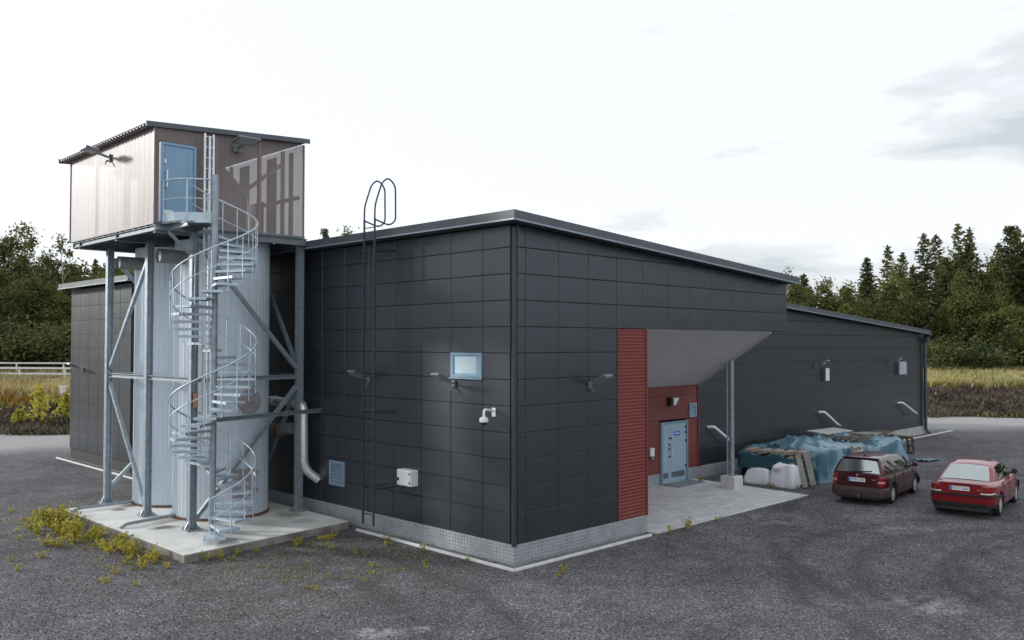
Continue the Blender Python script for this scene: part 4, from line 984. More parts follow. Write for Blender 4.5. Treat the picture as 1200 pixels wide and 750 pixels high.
        wrap(pl, [(S['hz']-.07, -.004), (S['hz'], .016), (S['hz']+.07, -.004)], 'headlight', 'lamp_clear')
    # wheels
    for xa in (XR, XF):
        for sgn in (1, -1):
            yw = wfun(xa)-.11
            f = MB(); r = RW; f.lathe([(r-.11, -.085), (r-.03, -.095), (r-.004, -.07), (r, -.03), (r, .03), (r-.004, .07), (r-.03, .095), (r-.11, .085)], (xa, sgn*yw, RW), 28, axis='y')
            ty = f.build('wheel', M['rubber'], t_, smooth=50, local=True)
            f = MB(); s_ = sgn; rr = r-.095
            f.lathe([(rr+.005, .088*s_), (rr-.02, .07*s_), (rr-.03, .02*s_)], (xa, sgn*yw, RW), 28, axis='y')
            for k_ in range(S['spokes']):
                a = 2*math.pi*(k_+.25)/S['spokes']; d = Vector((math.cos(a), 0, math.sin(a))); c = Vector((xa, sgn*(yw+.068), RW)); sd = Vector((-d.z, 0, d.x))
                f.obox(c+d*rr*.52, d*rr*.48, sd*rr*S['spw'], Vector((0, .012, 0)))
            f.tube([(xa, sgn*(yw+.05), RW), (xa, sgn*(yw+.088), RW)], .06, 12); f.build('rim', M['rim'], ty, smooth=30, local=True)
            f = MB(); f.tube([(xa, sgn*(yw+.0), RW), (xa, sgn*(yw+.045), RW)], rr-.02, 20); f.build('brake_disc', M['black'], ty, local=True)
    # mirrors, handles, seams
    for sgn in (1, -1):
        f = MB(); mx_ = S['mirx']; f.lathe([(.0,-.05),(.07,-.045),(.09,0),(.07,.05),(0,.055)], (mx_, sgn*(BW+.13), BZ+.09), 12, axis='x'); f.bar((mx_, sgn*(BW-.02), BZ+.02), (mx_, sgn*(BW+.10), BZ+.06), .05, .05); f.build('mirror', M[S['mirm']], t_, smooth=50, local=True)
        for hx in S['handles']:
            f = MB(); y = sgn*(wfun(hx)+.012); f.obox((hx, y, BZ-.13), (.085, 0, 0), (0, .014, 0), (0, 0, .016)); f.build('door_handle', M[S['paint']], t_, local=True, bevel=.004)
        for sx_ in S['seams']:
            f = MB(); f.tube([(sx_, sgn*(wfun(sx_)-.001), z) for z in np.linspace(.36, BZ-.10, 7)] + [(sx_, sgn*(wfun(sx_)-.03), BZ-.02)], .006, 5); f.build('door_gap', M['black'], t_, local=True)
        f = MB(); f.tube([(x, sgn*(wfun(x)+.002), .50) for x in np.linspace(XR+.44, XF-.44, 14)], .022, 6); f.build('side_moulding', M[S['mould']], t_, local=True)
    # plate, badge
    pz = S['pz']; f = MB(); f.box(-L-.026, -L-.004, -.26+S['py'], .26+S['py'], pz-.058, pz+.058); pt = f.build('number_plate', M['plate'], t_, local=True)
    f = MB(); f.box(-L-.029, -L-.026, .205+S['py'], .256+S['py'], pz-.055, pz+.055); f.build('plate_band', M['plate_blue'], pt, local=True)
    Mx = Matrix.Translation((-L-.028, -.02+S['py'], pz)) @ Matrix(((0,0,-1,0),(-1,0,0,0),(0,1,0,0),(0,0,0,1)))
    text_mesh(S['reg'], .115, M['print'], 'plate_text', pt, Mx)
    S['extra'](t_, MB, wfun, L)
    return t_
def wagon_extra(t_, MB, wfun, L):
    f = MB(); f.lathe([(0,-.016),(.042,-.014),(.045,0)], (-L-.004, 0, .93), 16, axis='x'); f.build('badge', M['chrome'], t_, local=True)
    f = MB(); f.box(-L-.014, -L-.002, -.56, -.44, .79, .83); f.build('model_letters', M['chrome'], t_, local=True)
    f = MB(); f.bar((-2.055, .05, 1.02), (-2.04, -.42, 1.06), .03, .03); f.box(-2.09, -2.02, .0, .1, .99, 1.05); f.build('rear_wiper', M['black'], t_, local=True)
    f = MB(); f.tube([(-1.35, 0, 1.46), (-1.55, 0, 1.62)], .008, 5); f.box(-1.40, -1.28, -.03, .03, 1.46, 1.49); f.build('aerial', M['black'], t_, local=True)
    f = MB(); f.tube([(-L-.08, -.05, .27), (-L+.2, -.05, .27)], .028, 8); f.tube([(-L-.08,-.05,.27),(-L-.08,-.05,.34)], .03, 8); f.build('tow_hook', M['galv_dark'], t_, local=True)
    f = MB(); f.box(-L+.02, -L+.3, -.66, .66, .2, .28); f.build('underbody', M['black'], t_, local=True)
    f = MB(); f.obox((-1.795, 0, 1.425), (.06, 0, -.008), (0, .56, 0), (0, 0, .016)); f.build('spoiler', M['wagon_paint'], t_, local=True, bevel=.01)
WAG = dict(L=4.22, xr=-1.19, xf=1.27, rw=.30, paint='wagon_paint', sh=.11,
    w=[(-2.11,.70),(-2.07,.755),(-1.95,.795),(-1.6,.815),(-1,.825),(1,.825),(1.6,.805),(1.9,.74),(2.05,.66),(2.11,.52)],
    deck=[(-2.11,.955),(1.0,.955),(1.3,.91),(1.75,.80),(2.0,.66),(2.11,.50)], belt=[(-2.11,.94),(1.0,.935),(2.11,.80)],
    bot=[(-2.11,.30),(-1.7,.22),(1.7,.20),(2.11,.26)],
    roof=[(-2.075,.93),(-1.84,1.36),(-1.76,1.415),(-1.3,1.445),(-.5,1.455),(.05,1.425),(.42,1.35),(1.16,.93)], gh=(.80,.59,.95,1.42), taper=.06,
    wins=[((-.12,.93,.975),(-.12,.42,1.33)), ((-.95,-.20,.975),(-.95,-.20,1.35)), ((-1.70,-1.03,.975),(-1.55,-1.03,1.34))], chrome=False,
    rg=(.99,1.355), rslope=[(.93,-2.085),(1.36,-1.85),(1.415,-1.77)], rin=.08, fg=(.98,1.33), fslope=[(.93,1.17),(1.35,.43)],
    bx=(-1.62,1.68), bumpers=[([(.26,.005),(.27,.03),(.40,.045),(.53,.04),(.565,.006)], 'bumper', 'bumper_dusty')],
    tail=[(.60,.90,.60,-1.95,'taillight','tail_light'),(.70,.78,.62,-1.97,'lamp_pink','tail_lens')], hz=.70, spokes=7, spw=.17, mirx=.78, mirm='wagon_paint', handles=(-.02-.12,-1.0), seams=(-.16,.93,-.99), mould='bumper_dusty',
    pz=.785, py=.02, reg='HMH-181', extra=wagon_extra)
def sedan_extra(t_, MB, wfun, L):
    f = MB(); f.box(-L-.012, -L-.002, -.58, -.42, .80, .83); f.build('model_letters', M['chrome'], t_, local=True)
    f = MB(); f.box(-L+.02, -L+.3, -.7, .7, .2, .3); f.build('underbody', M['black'], t_, local=True)
    f = MB(); q = [(-L-.006, y, .965) for y in np.linspace(-.66, .66, 7)]; f.tube(q, .008, 5); f.build('boot_edge', M['black'], t_, local=True)
SED = dict(L=4.58, xr=-1.36, xf=1.36, rw=.32, paint='sedan_paint', sh=.15,
    w=[(-2.29,.66),(-2.25,.735),(-2.12,.80),(-1.8,.865),(-1.2,.90),(1.1,.895),(1.7,.86),(2.05,.77),(2.22,.66),(2.29,.50)],
    deck=[(-2.29,.965),(-2.2,.985),(-1.6,1.0),(1.05,.965),(1.5,.90),(2.0,.77),(2.2,.64),(2.29,.5)], belt=[(-2.29,.93),(-1.6,.93),(1.05,.90),(2.29,.72)],
    bot=[(-2.29,.36),(-1.8,.24),(1.8,.22),(2.29,.28)],
    roof=[(-1.76,.96),(-1.05,1.33),(-.85,1.39),(-.4,1.43),(.1,1.425),(.45,1.37),(1.22,.95)], gh=(.775,.56,.97,1.40), taper=.10,
    wins=[((-.06,.95,.985),(-.06,.46,1.33)), ((-.98,-.14,.985),(-.80,-.14,1.335))], chrome=True,
    rg=(1.005,1.355), rslope=[(.96,-1.775),(1.33,-1.065),(1.39,-.86)], rin=.085, fg=(1.0,1.34), fslope=[(.95,1.23),(1.37,.46)],
    bx=(-1.74,1.76), bumpers=[([(.30,-.02),(.315,.01),(.42,.03)], 'valance', 'black'), ([(.42,.03),(.50,.045),(.60,.045),(.615,.05)], 'bumper', 'sedan_paint'), ([(.615,.05),(.625,.058),(.66,.056),(.675,.01)], 'bumper_strip', 'black')],
    tail=[(.685,.93,.56,-1.93,'taillight','tail_light'),(.69,.745,.52,-1.98,'lamp_clear','tail_lens')], hz=.70, spokes=5, spw=.20, mirx=.80, mirm='black', handles=(-.02,-.88), seams=(-.10,.98,-1.02), mould='black',
    pz=.83, py=.03, reg='HCY-566', extra=sedan_extra)
make_car('estate_car', 'dark maroon estate car with dusty bumpers parked beside the tarpaulin pile', (14.92, -2.10, 0), R(5.5), WAG)
make_car('saloon_car', 'bright red saloon car with black bumper strip parked on the open gravel', (15.30, -4.98, 0), R(6.5), SED)

# ------------------------------------------------------------------ tarpaulin pile
def tarpaulin(label, u0, u1, v0, v1, zf, seed, mname, skirt=None, nth=300, out=.18):
    rr = np.random.default_rng(seed); ph = rr.uniform(0, 6.28, 12)
    def nz_(a, b_):
        return (math.sin(a*1.7+ph[0]+1.3*math.sin(b_*1.1+ph[1])) + .6*math.sin(a*3.1-b_*2.3+ph[2]) + .4*math.sin(b_*4.7+a*1.3+ph[3]) + .3*math.sin(a*7.3+b_*5.1+ph[4]))/2.3
    cx_, cy_, hx, hy = (u0+u1)/2, (v0+v1)/2, (u1-u0)/2, (v1-v0)/2; per = []
    for i in range(nth):
        t = 2*math.pi*i/nth; c, s_ = math.cos(t), math.sin(t); e_ = 8.0; k_ = (abs(c)**e_+abs(s_)**e_)**(-1/e_); per.append((cx_+hx*c*k_, cy_+hy*s_*k_, c*k_, s_*k_))
    arc = 0; P = []
    for i, (x, y, c, s_) in enumerate(per):
        px_, py_ = per[i-1][:2]; arc += math.hypot(x-px_, y-py_) if i else 0
        nx, ny = (abs(c)**7*np.sign(c)/hx, abs(s_)**7*np.sign(s_)/hy); l_ = math.hypot(nx, ny); nx /= l_; ny /= l_
        fold = (1-abs(math.sin(arc*1.15+ph[5]+.9*math.sin(arc*.7+ph[6]))))**1.6*.75 + .25*(1-abs(math.sin(arc*2.7+ph[7]+.7*math.sin(arc*1.9))))**2; zb_ = skirt(x, y) if skirt else 0.0
        zt_ = zf(x, y) + .04*nz_(x*1.1, y*1.1); row = []
        for k_ in range(9):
            q = k_/8; z = lerp(zb_ + .04*math.sin(arc*3.3+ph[8]), zt_-.05, q); o_ = out*(1-q)**1.1*(.15+1.3*fold) + .20*math.sin(math.pi*min(1,q*1.1))*(fold-.5)
            if zb_ > .1: o_ = out*.35*(1-q)*(fold)
            row.append((x+nx*o_, y+ny*o_, max(z, .012+.02*fold)))
        for sc in (.985, .95, .88, .78, .66, .52, .38, .22, .08):
            X, Y = cx_+(x-cx_)*sc, cy_+(y-cy_)*sc
            z = zf(X, Y) + (.06*nz_(X*1.2, Y*1.2) + .13*(1-abs(math.sin(X*2.1+Y*1.7+ph[9]+1.2*nz_(X*1.3,Y*1.3))))**2 + .10*(1-abs(math.sin(X*1.6-Y*2.6+ph[10]+1.1*nz_(X*.9,Y*1.1))))**3 + .012*nz_(X*3, Y*3))*min(1, (1-sc)*6+.3); row.append((X, Y, z))
        P.append(row)
    f = MB(); f.grid(P, cu=True); f.add([P[i][-1] for i in range(nth)], [tuple(range(nth))])
    o = f.build('tarpaulin', M[mname], smooth=70); return tag(o, label, 'tarpaulin')
def bump_(x, y, cx_, cy_, rx, ry, h): return h*math.exp(-((x-cx_)/rx)**2-((y-cy_)/ry)**2)
tarpaulin('dark teal tarpaulin over the near end of the pile behind the white bags', 14.65, 16.9, .45, 3.1, lambda x, y: .98 + .05*(x-15), 11, 'tarp_dark', skirt=lambda x, y: .50 if (x < 15.3 and y > .9) else .02, nth=220, out=.12)
tarpaulin('rumpled blue green tarpaulin mounded over the middle of the pile', 15.75, 20.3, .30, 3.55, lambda x, y: 1.02 + bump_(x, y, 16.9, 1.35, 1.2, 1.0, .42) + bump_(x, y, 19.0, 2.4, 1.2, 1.0, .22) - .02*(y-2), 12, 'tarp', nth=320, out=.34)
tarpaulin('blue green tarpaulin over the far half of the pile beyond the maroon car', 20.0, 24.5, .42, 3.5, lambda x, y: .93 + bump_(x, y, 21.4, 2.6, 1.0, .8, .22) + .05*math.sin(x*2), 13, 'tarp', nth=300, out=.28)
f = MB(); Q = []
for i in range(18):
    Q.append([(24.4+i*.075, .35-.6*j/7-.012*i+.04*math.sin(i*1.3+j), .03+.09*abs(math.sin(i*.9+j*1.1))*max(.15, 1-i/18)) for j in range(8)])
f.grid(Q, flip=True); tag(f.build('tarpaulin', M['tarp'], smooth=80), 'loose strip of blue tarpaulin lying on the gravel at the far end of the pile', 'tarpaulin')
# white bulk bags
def bag(label, c, w_, d_, h_, rz, seed, txt):
    t_ = thing('bulk_bag', label, 'bag', (c[0], c[1], 0), rz, group='white bags under the tarpaulin'); rr = random.Random(seed); p1, p2 = rr.uniform(0,6), rr.uniform(0,6); P = []; n = 48
    for i in range(n):
        a = 2*math.pi*i/n; ca, sa = math.cos(a), math.sin(a); k_ = (abs(ca)**9+abs(sa)**9)**(-1/9); row = []
        for j, (q, s_) in enumerate(((0.0,.99),(.03,1.02),(.2,1.02),(.45,.97),(.75,.88),(.94,.81),(.985,.78),(1.0,.6))):
            s2 = s_*(1+.03*math.sin(3*a+p1+q*3)+.02*math.sin(7*a+p2)); row.append((w_/2*ca*k_*s2, d_/2*sa*k_*s2, h_*q + (.05*math.sin(2*a+p1)*q)))
        for s_ in (.4, .15): row.append((w_/2*ca*k_*s_, d_/2*sa*k_*s_, h_*(1.0+.02*math.sin(3*a+p2))))
        P.append(row)
    f = MB(); f.grid(P, cu=True); f.add([r_[-1] for r_ in P], [tuple(range(n))]); f.build('sack', M['bagcloth'], t_, smooth=60, local=True)
    if txt:
        for k_ in (.24, .14, .04):
            f = MB(); X = -w_/2*.955
            f.obox((X, k_+.006, h_*.815), (.004,0,0), (0,.004,.013), (0,.022,.0)); f.obox((X, k_-.006, h_*.775), (.004,0,0), (0,.004,.013), (0,.022,.0)); f.build('printed_mark', M['print'], t_, local=True)
        f = MB(); f.obox((-w_/2*.975, .14, h_*.70), (.006, 0, 0), (0, .14, 0), (0, 0, .006)); f.build('printed_line', M['print'], t_, local=True)
bag('lower white bulk bag at the pile corner nearest the wall', (14.62, 2.02, 0), .8, .98, .52, R(6), 1, False)
bag('taller white bulk bag with dark printed marks beside the leaning pallet', (14.52, .95, 0), .8, .96, .76, R(-4), 2, True)
# pallets
def pallet(label, m_, Mx, n=6, group='wooden pallets on the pile', w_=.8, l_=1.2, long=False):
    t_ = thing('wooden_pallet', label, 'pallet', (0,0,0), 0, group=group); t_.matrix_world = Mx
    if long:
        for i, x in enumerate((-.30, 0, .30)): f = MB(); f.box(x-.095, x+.095, -l_/2, l_/2, .10, .135); f.build('deck_board', M[(m_, 'wood_grey', 'wood_grey')[i]], t_, local=True, bevel=.003)
        for y in (-.5, 0, .5): f = MB(); f.box(-w_/2, w_/2, y-.05, y+.05, .0, .099); f.build('stringer', M['wood_dark'], t_, local=True, bevel=.003)
        return t_
    for i in range(n):
        f = MB(); y = -l_/2+.05+(l_-.1)*i/(n-1); f.box(-w_/2, w_/2, y-.05, y+.05, .122, .144); f.build('deck_board', M[m_], t_, local=True, bevel=.003)
    for x in (-w_/2+.05, 0, w_/2-.05):
        f = MB(); f.box(x-.045, x+.045, -l_/2, l_/2, .022, .121) if n < 7 else f.box(x-.045, x+.045, -l_/2, l_/2, .1, .121); f.build('stringer', M[m_], t_, local=True, bevel=.003)
        f = MB(); f.box(x-.05, x+.05, -l_/2, l_/2, 0, .021); f.build('bottom_board', M[m_], t_, local=True, bevel=.003)
    return t_
def TM(loc, rx=0, ry=0, rz=0): return Matrix.Translation(loc) @ Matrix.Rotation(R(rz), 4, 'Z') @ Matrix.Rotation(R(ry), 4, 'Y') @ Matrix.Rotation(R(rx), 4, 'X')
for i, (y, rz, z, lb) in enumerate(((2.62, 8, 1.03, 'short grey timber bundle on the pile, nearest the wall'), (2.12, 10, 1.03, 'short grey timber bundle on the pile, second from the wall'), (1.62, 12, 1.04, 'short grey timber bundle on the pile, middle one of its row'), (1.12, 13, 1.06, 'short grey timber bundle on the pile, second from the leaning pallet'), (.66, 14, 1.09, 'short grey timber bundle on the pile above the leaning pallet'))):
    t_ = thing('timber_bundle', lb, 'timber', (15.15, y, z), R(rz-2), group='timber bundles on the near tarpaulin')
    for k_ in range(3):
        for q in range(2):
            f = MB(); f.box(-.40+.03*random.random(), .40-.05*random.random(), -.13+k_*.09, -.05+k_*.09, q*.062, .055+q*.062); f.build('plank', M[('wood_grey', 'wood_warm', 'wood_grey')[(k_+q+i) % 3]], t_, local=True, bevel=.003)
pallet('warm brown pallet leaning against the near end of the pile', 'wood_warm', TM((14.58, .22, .0), 0, 0, 0) @ Matrix(((0.10,.25,-.96,0),(-.93,.36,0.0,0),(.34,.90,.27,0),(0,0,0,1))) @ Matrix.Translation((0,.62,.0)), long=True)
pallet('dark weathered pallet lying flat on the middle of the pile', 'wood_dark', TM((19.6, 1.5, 1.20), 3, 2, 85), 7)
pallet('dark weathered pallet lying flat beyond it toward the far end of the pile', 'wood_dark', TM((20.9, 1.25, 1.08), 0, -2, 92), 7)
pallet('grey pallet lying flat on the far end of the pile', 'wood_grey', TM((22.9, 1.7, 1.08), 1, 1, 80), 7)
pallet('grey pallet lying flat on the far end of the pile close to its edge', 'wood_dark', TM((24.0, 1.5, 1.06), -1, 2, 95), 7)
pallet('dark pallet standing on edge against the far end of the pile', 'wood_dark', TM((24.80, 1.05, .62), 0, 72, 0), 6)
pallet('striped pale pallet standing against the side of the pile behind the maroon car roof', 'wood_grey', TM((18.4, -.02, .60), 62, 0, 4), 6)
f = MB(); f.obox((22.6, 3.1, 1.22), (1.3, 0, -.02), (0, .45, .04), (0, 0, .02)); tag(f.build('grey_board', M['concrete'], bevel=.01), 'flat pale grey board on top of the pile near the wall', 'board')

# ------------------------------------------------------------------ vegetation
def leaf_quads(centers, size, rng, aspect=1.6, flat=0.0):
    n = len(centers); d = rng.normal(size=(n,3)); d[:,2] *= (1-flat); d /= np.linalg.norm(d, axis=1)[:,None]
    e_ = rng.normal(size=(n,3)); e_ -= d*np.sum(e_*d, axis=1)[:,None]; e_ /= np.linalg.norm(e_, axis=1)[:,None]
    s_ = size*rng.uniform(.6, 1.35, n)[:,None]; a = d*s_*aspect*.5; b_ = e_*s_*.5
    V = np.stack([centers-a, centers+b_*.9-a*.1, centers+a, centers-b_*.9-a*.1], axis=1).reshape(-1,3); F = np.arange(4*n).reshape(-1,4); return V, F
def trunk_mesh(h, r, lean=0, n=7, seed=0):
    rr = random.Random(seed); f = MB(); k_ = 8; f.tube([(rr.uniform(-.08,.08)*i*.4+lean*i/k_, rr.uniform(-.08,.08)*i*.4, h*i/k_-.3*(i == 0)) for i in range(k_+1)], [r*(1-.9*i/k_)+.015 for i in range(k_+1)], n); return f
ARCH = {}
def conifer(key, h, Rm, seed, leaf, bare=.08, dens=1.0, droop=.35, power=.85, ragged=.35, qs=.34):
    rng = np.random.default_rng(seed); C_ = []; lim = MB(); z = h*bare; ga = 0
    while z < h*.985:
        q = (z-h*bare)/(h*(1-bare)); base = Rm*(1-q)**power*(.55+.45*min(1, q*6+.3)); nb = max(3, int(6*dens*(1-q*.35)))
        for i in range(nb):
            ga += 2.4; L_ = base*rng.uniform(1-ragged, 1+ragged*.45)+.25; a = ga+rng.uniform(-.4,.4); dr = droop*rng.uniform(.5,1.4)*(1-q*1.3)
            zz = z+rng.uniform(-.15,.15); k_ = int((7+L_*12)*dens)
            t = rng.uniform(.12, 1, k_)**.8; w_ = .16+.30*L_*(.35+t*.4)*.5
            x = np.cos(a)*L_*t + rng.normal(0,1,k_)*w_*.55; y = np.sin(a)*L_*t + rng.normal(0,1,k_)*w_*.55; zl_ = zz - dr*L_*t**1.4 + .18*L_*t**3 + rng.normal(0,.10,k_)
            C_.append(np.stack([x,y,zl_], 1))
            if L_ > 1.0 and rng.random() < .6: lim.tube([(0,0,zz), (math.cos(a)*L_*.5, math.sin(a)*L_*.5, zz-dr*L_*.38), (math.cos(a)*L_*.9, math.sin(a)*L_*.9, zz-dr*L_*.85+.12*L_)], [.05,.035,.01], 4)
        z += max(.22, .46-.15*q)*(1 if dens > .8 else 1.35)
    C_.append(np.stack([rng.normal(0,.08,14), rng.normal(0,.08,14), rng.uniform(h*.95, h*1.0, 14)], 1))
    V, F = leaf_quads(np.concatenate(C_), qs*.66, rng, 2.4, .45); ARCH[key] = (V, F, leaf, h, lim, 'trunk_dark', .012*h)
def deciduous(key, h, Rm, seed, leaf, cz=.58, nclump=46, per=75, cr=.95, qs=.30, trunk='trunk_dark', tall=.42, tr=.010):
    rng = np.random.default_rng(seed); C_ = []; lim = MB()
    for i in range(nclump):
        d = rng.normal(size=3); d /= np.linalg.norm(d); rr = rng.uniform(.25, 1)**.45
        c = np.array([d[0]*Rm*rr, d[1]*Rm*rr, h*cz + d[2]*h*tall*rr]); sh = 1-.55*max(0, (c[2]/h-.55)/.45); c[:2] *= sh
        m_ = int(1.4*per*rng.uniform(.5,1.3)); s_ = cr*rng.uniform(.5,1.2)
        C_.append(c + rng.normal(size=(m_,3))*np.array([s_*.6, s_*.6, s_*.5]))
        if rng.random() < .55:
            zb_ = max(h*.12, c[2]-np.hypot(c[0],c[1])*1.0-.4); lim.tube([(0,0,zb_), (c[0]*.5,c[1]*.5,lerp(zb_,c[2],.6)), tuple(c)], [.009*h*.5,.006*h*.5,.012], 5)
    V, F = leaf_quads(np.concatenate(C_), qs*.72, rng, 1.5); ARCH[key] = (V, F, leaf, h, lim, trunk, tr*h)
conifer('spruce_a', 17, 3.3, 1, 'spruce'); conifer('spruce_b', 17, 2.7, 2, 'spruce', dens=.9, ragged=.5); conifer('spruce_c', 17, 3.7, 3, 'spruce', dens=1.05, ragged=.45, power=.7)
conifer('pine_a', 17, 2.6, 4, 'pine', bare=.18, dens=.66, ragged=.7, droop=.08, power=.75, qs=.42); conifer('pine_b', 17, 2.3, 5, 'pine', bare=.24, dens=.58, ragged=.75, droop=.04, power=.65, qs=.42)
deciduous('birch_a', 16, 2.6, 6, 'leafy', nclump=52, per=62, trunk='trunk_birch', cz=.60, tr=.007); deciduous('birch_b', 16, 2.1, 7, 'leafy', nclump=40, per=55, cr=.8, trunk='trunk_birch', cz=.62, tr=.007)
deciduous('broad_a', 11, 3.4, 8, 'leafy', cz=.55, nclump=56, per=80); deciduous('bush_a', 5, 2.5, 9, 'bush', cz=.48, nclump=36, per=80, qs=.26, tall=.45); deciduous('bush_b', 4, 2.6, 10, 'bush', cz=.45, nclump=34, per=80, qs=.26, tall=.45)
PROTO = {}
def tree(key, d, x, htop, label, group, cat='tree', sq=1.0):
    """a tree at distance d and x metres to the right, its top htop metres above its foot"""
    V, F, leaf, h, lim, tk, r_ = ARCH[key]; nm = {'spruce':'spruce_tree','pine':'pine_tree','birch':'birch_tree','broad':'broadleaf_tree','bush':'bush'}[key.split('_')[0]]
    u, v = uv(d, x); z = height(d, x)-.05; s_ = htop/h
    if key not in PROTO:
        t_ = thing(nm, label, cat, (u,v,z), random.uniform(0,6.28), group); npmesh('crown', V, F, M[leaf], t_); f = trunk_mesh(h*.97, r_, seed=len(PROTO)); f.v += []; b0 = len(f.v); f.add(lim.v, lim.f) if lim.v else None
        f.build('trunk', M[tk], t_, smooth=60, local=True); t_.scale = (s_*sq, s_*sq, s_); PROTO[key] = t_; return t_
    t_ = copy_tree(PROTO[key], (u,v,z), random.uniform(0,6.28), label, (s_*sq, s_*sq, s_)); t_['group'] = group; return t_
def at_px(px, d): return (px-600)/1021*d
def htop(px, ytop, d): x = at_px(px, d); return x, 5+(403-ytop)/1021*d - height(d, x)
LBX = 0
RT = [('birch_a',925,312,104,.9),('broad_a',938,332,100,1.1),('broad_a',958,326,101,1.0),('birch_b',972,322,103,.9),('broad_a',990,330,98,1.1),('spruce_a',1017,301,104,1.1),('pine_a',1041,287,108,.9),('broad_a',1052,305,101,.75),('pine_b',1059,296,110,1),('spruce_b',1070,312,103,1.1),
 ('pine_a',1084,273,107,1.1),('pine_b',1098,274,110,1.1),('spruce_c',1110,300,101,1),('pine_b',1124,262,112,.95),('spruce_c',1136,283,100,1.05),('pine_a',1138,266,111,.8),('broad_a',1128,318,97,.75),('broad_a',1158,296,99,.7),('pine_a',1172,284,108,1),('spruce_c',1186,263,100,1.0),('pine_b',1194,264,109,.9),('broad_a',1178,345,94,1.1),('spruce_a',1205,280,99,1.1),('spruce_b',1220,285,104,1.1),('pine_a',1240,270,106,1.1),('spruce_c',1265,280,100,1.1)]
LB = {'spruce':'dense dark spruce among the trees right of the dark building','pine':'gappy pine with sky showing through, in the trees right of the building','birch':'light leafy birch among the dark conifers right of the high roof end','broad':'rounded green broadleaf tree in the woods right of the high roof end'}
LBL = {'spruce':'dark spruce among the trees left of the tower','pine':'gappy pine in the trees left of the tower','birch':'tall birch with pale trunk in the trees left of the tower','broad':'rounded broadleaf tree in the trees left of the tower'}
for k_, px, yt, d, sq in RT:
    x, h_ = htop(px, yt, d); tree(k_, d, x, h_, LB[k_.split('_')[0]], 'trees of the right hand forest edge', sq=sq)
for i, px in enumerate((1090, 1112, 1139, 1152, 1181, 1204, 1240)):
    d = 90+6*((i*37) % 10)/10; x, h_ = htop(px, (398, 390, 408, 396, 388, 404, 398)[i], d); tree(('bush_a','bush_b')[i % 2], d, x, h_, 'dark green bush at the foot of the right hand forest edge', 'bushes along the right forest edge', 'bush', 1.15)
LT = [('spruce_b',2,285,95,1.1),('birch_a',13,262,100,1.0),('birch_b',20,256,101,1.2),('broad_a',8,310,88,1.2),('birch_b',37,284,102,.9),('broad_a',32,322,86,1.15),('birch_a',58,286,97,1.0),('birch_b',72,271,95,.95),('broad_a',64,330,88,1.0),('broad_a',86,306,98,1.0),('broad_a',97,305,100,1.0),('spruce_a',111,303,104,.8),('birch_b',122,306,99,1),('broad_a',136,304,98,1.1),('broad_a',152,318,97,1.1),('spruce_c',-15,275,94,1.1),('spruce_a',-40,270,97,1.1),('broad_a',-30,300,88,1.2),('spruce_c',45,310,103,1.2),('spruce_a',80,318,104,1.2)]
for k_, px, yt, d, sq in LT:
    x, h_ = htop(px, yt, d); tree(k_, d, x, h_, LBL[k_.split('_')[0]], 'trees of the left hand forest edge', sq=sq)
for i, px in enumerate(range(-40, 110, 12)):
    d = 80+4*((i*37) % 10)/10; x, h_ = htop(px, 388-16*((i*53) % 7)/7, d); tree(('bush_a','bush_b')[i % 2], d, x, h_, 'dark green bush at the foot of the left hand forest edge', 'bushes along the left forest edge', 'bush', 1.3)
for k_, px, yt, d, lb in (('spruce_b',380,267,98,'small spruce top peeping over the left roof beside the roof ladder'),('birch_b',407,262,99,'leafy birch top peeping over the left roof just left of the roof ladder'),('birch_a',352,286,100,'leafy tree top just above the left roof, right of the cabin'),('broad_a',334,290,98,'rounded tree top seen between silo and cabin above the roof'),('broad_a',322,291,98,'rounded tree crown in the gap beneath the cabin above the roof')):
    x, h_ = htop(px, yt, d); tree(k_, d, x, h_, lb, 'tree tops over the left roof')
# the depth of the woods behind the edge trees: reads as one mass
def wood(name, spots, label, keep=.55, grow=1.5):
    VV = []; FF = []; nv = 0; rng = np.random.default_rng(77)
    for (key, d, x, h_) in spots:
        V, F, leaf, h, lim, tk, r_ = ARCH[key]; sel = rng.random(len(F)) < keep; s_ = h_/h; a = rng.uniform(0,6.28); u, v = uv(d, x)
        Q = V.reshape(-1,4,3)[sel]; c = Q.mean(1, keepdims=True); Q = ((Q-c)*grow+c).reshape(-1,3)*s_; X = Q[:,0]*math.cos(a)-Q[:,1]*math.sin(a); Y = Q[:,0]*math.sin(a)+Q[:,1]*math.cos(a)
        VV.append(np.stack([X*1.25+u, Y*1.25+v, Q[:,2]+height(d,x)], 1)); FF.append(np.arange(len(Q)).reshape(-1,4)+nv); nv += len(Q)
    o = npmesh(name, np.concatenate(VV), np.concatenate(FF), M['spruce'], kind='stuff'); tag(o, label, 'wood')
rs = random.Random(5)
wood('forest', [(rs.choice(['spruce_a','spruce_c','pine_a']), 114+10*rs.random()+(5 if i % 2 else 0), at_px(905+i*9, 118), rs.uniform(8.5,12.0) if i < 20 else rs.uniform(11,14.5)) for i in range(46)], 'dark depth of the wood behind the right hand forest edge')
wood('forest', [(rs.choice(['spruce_a','spruce_c','broad_a']), 106+9*rs.random(), at_px(-90+i*9, 110), rs.uniform(8.5,12.5)) for i in range(30)], 'dark depth of the wood behind the left hand forest edge')

def arc_wood(a0, a1, n, dist):
    o = []
    for i in range(n):
        a = R(lerp(a0, a1, (i+.5)/n)); rr_ = dist*rs.uniform(.95, 1.15); o.append((rs.choice(['spruce_a','spruce_c','pine_a','broad_a']), math.cos(a)*rr_, math.sin(a)*rr_, rs.uniform(13, 17)))
    return o
wood('forest', arc_wood(33, 75, 22, 112), 'the wood going on round the yard beyond the right edge of the photo', .16, 2.8)
wood('forest', arc_wood(-33, -77, 23, 108), 'the wood going on round the yard beyond the left edge of the photo', .16, 2.8)

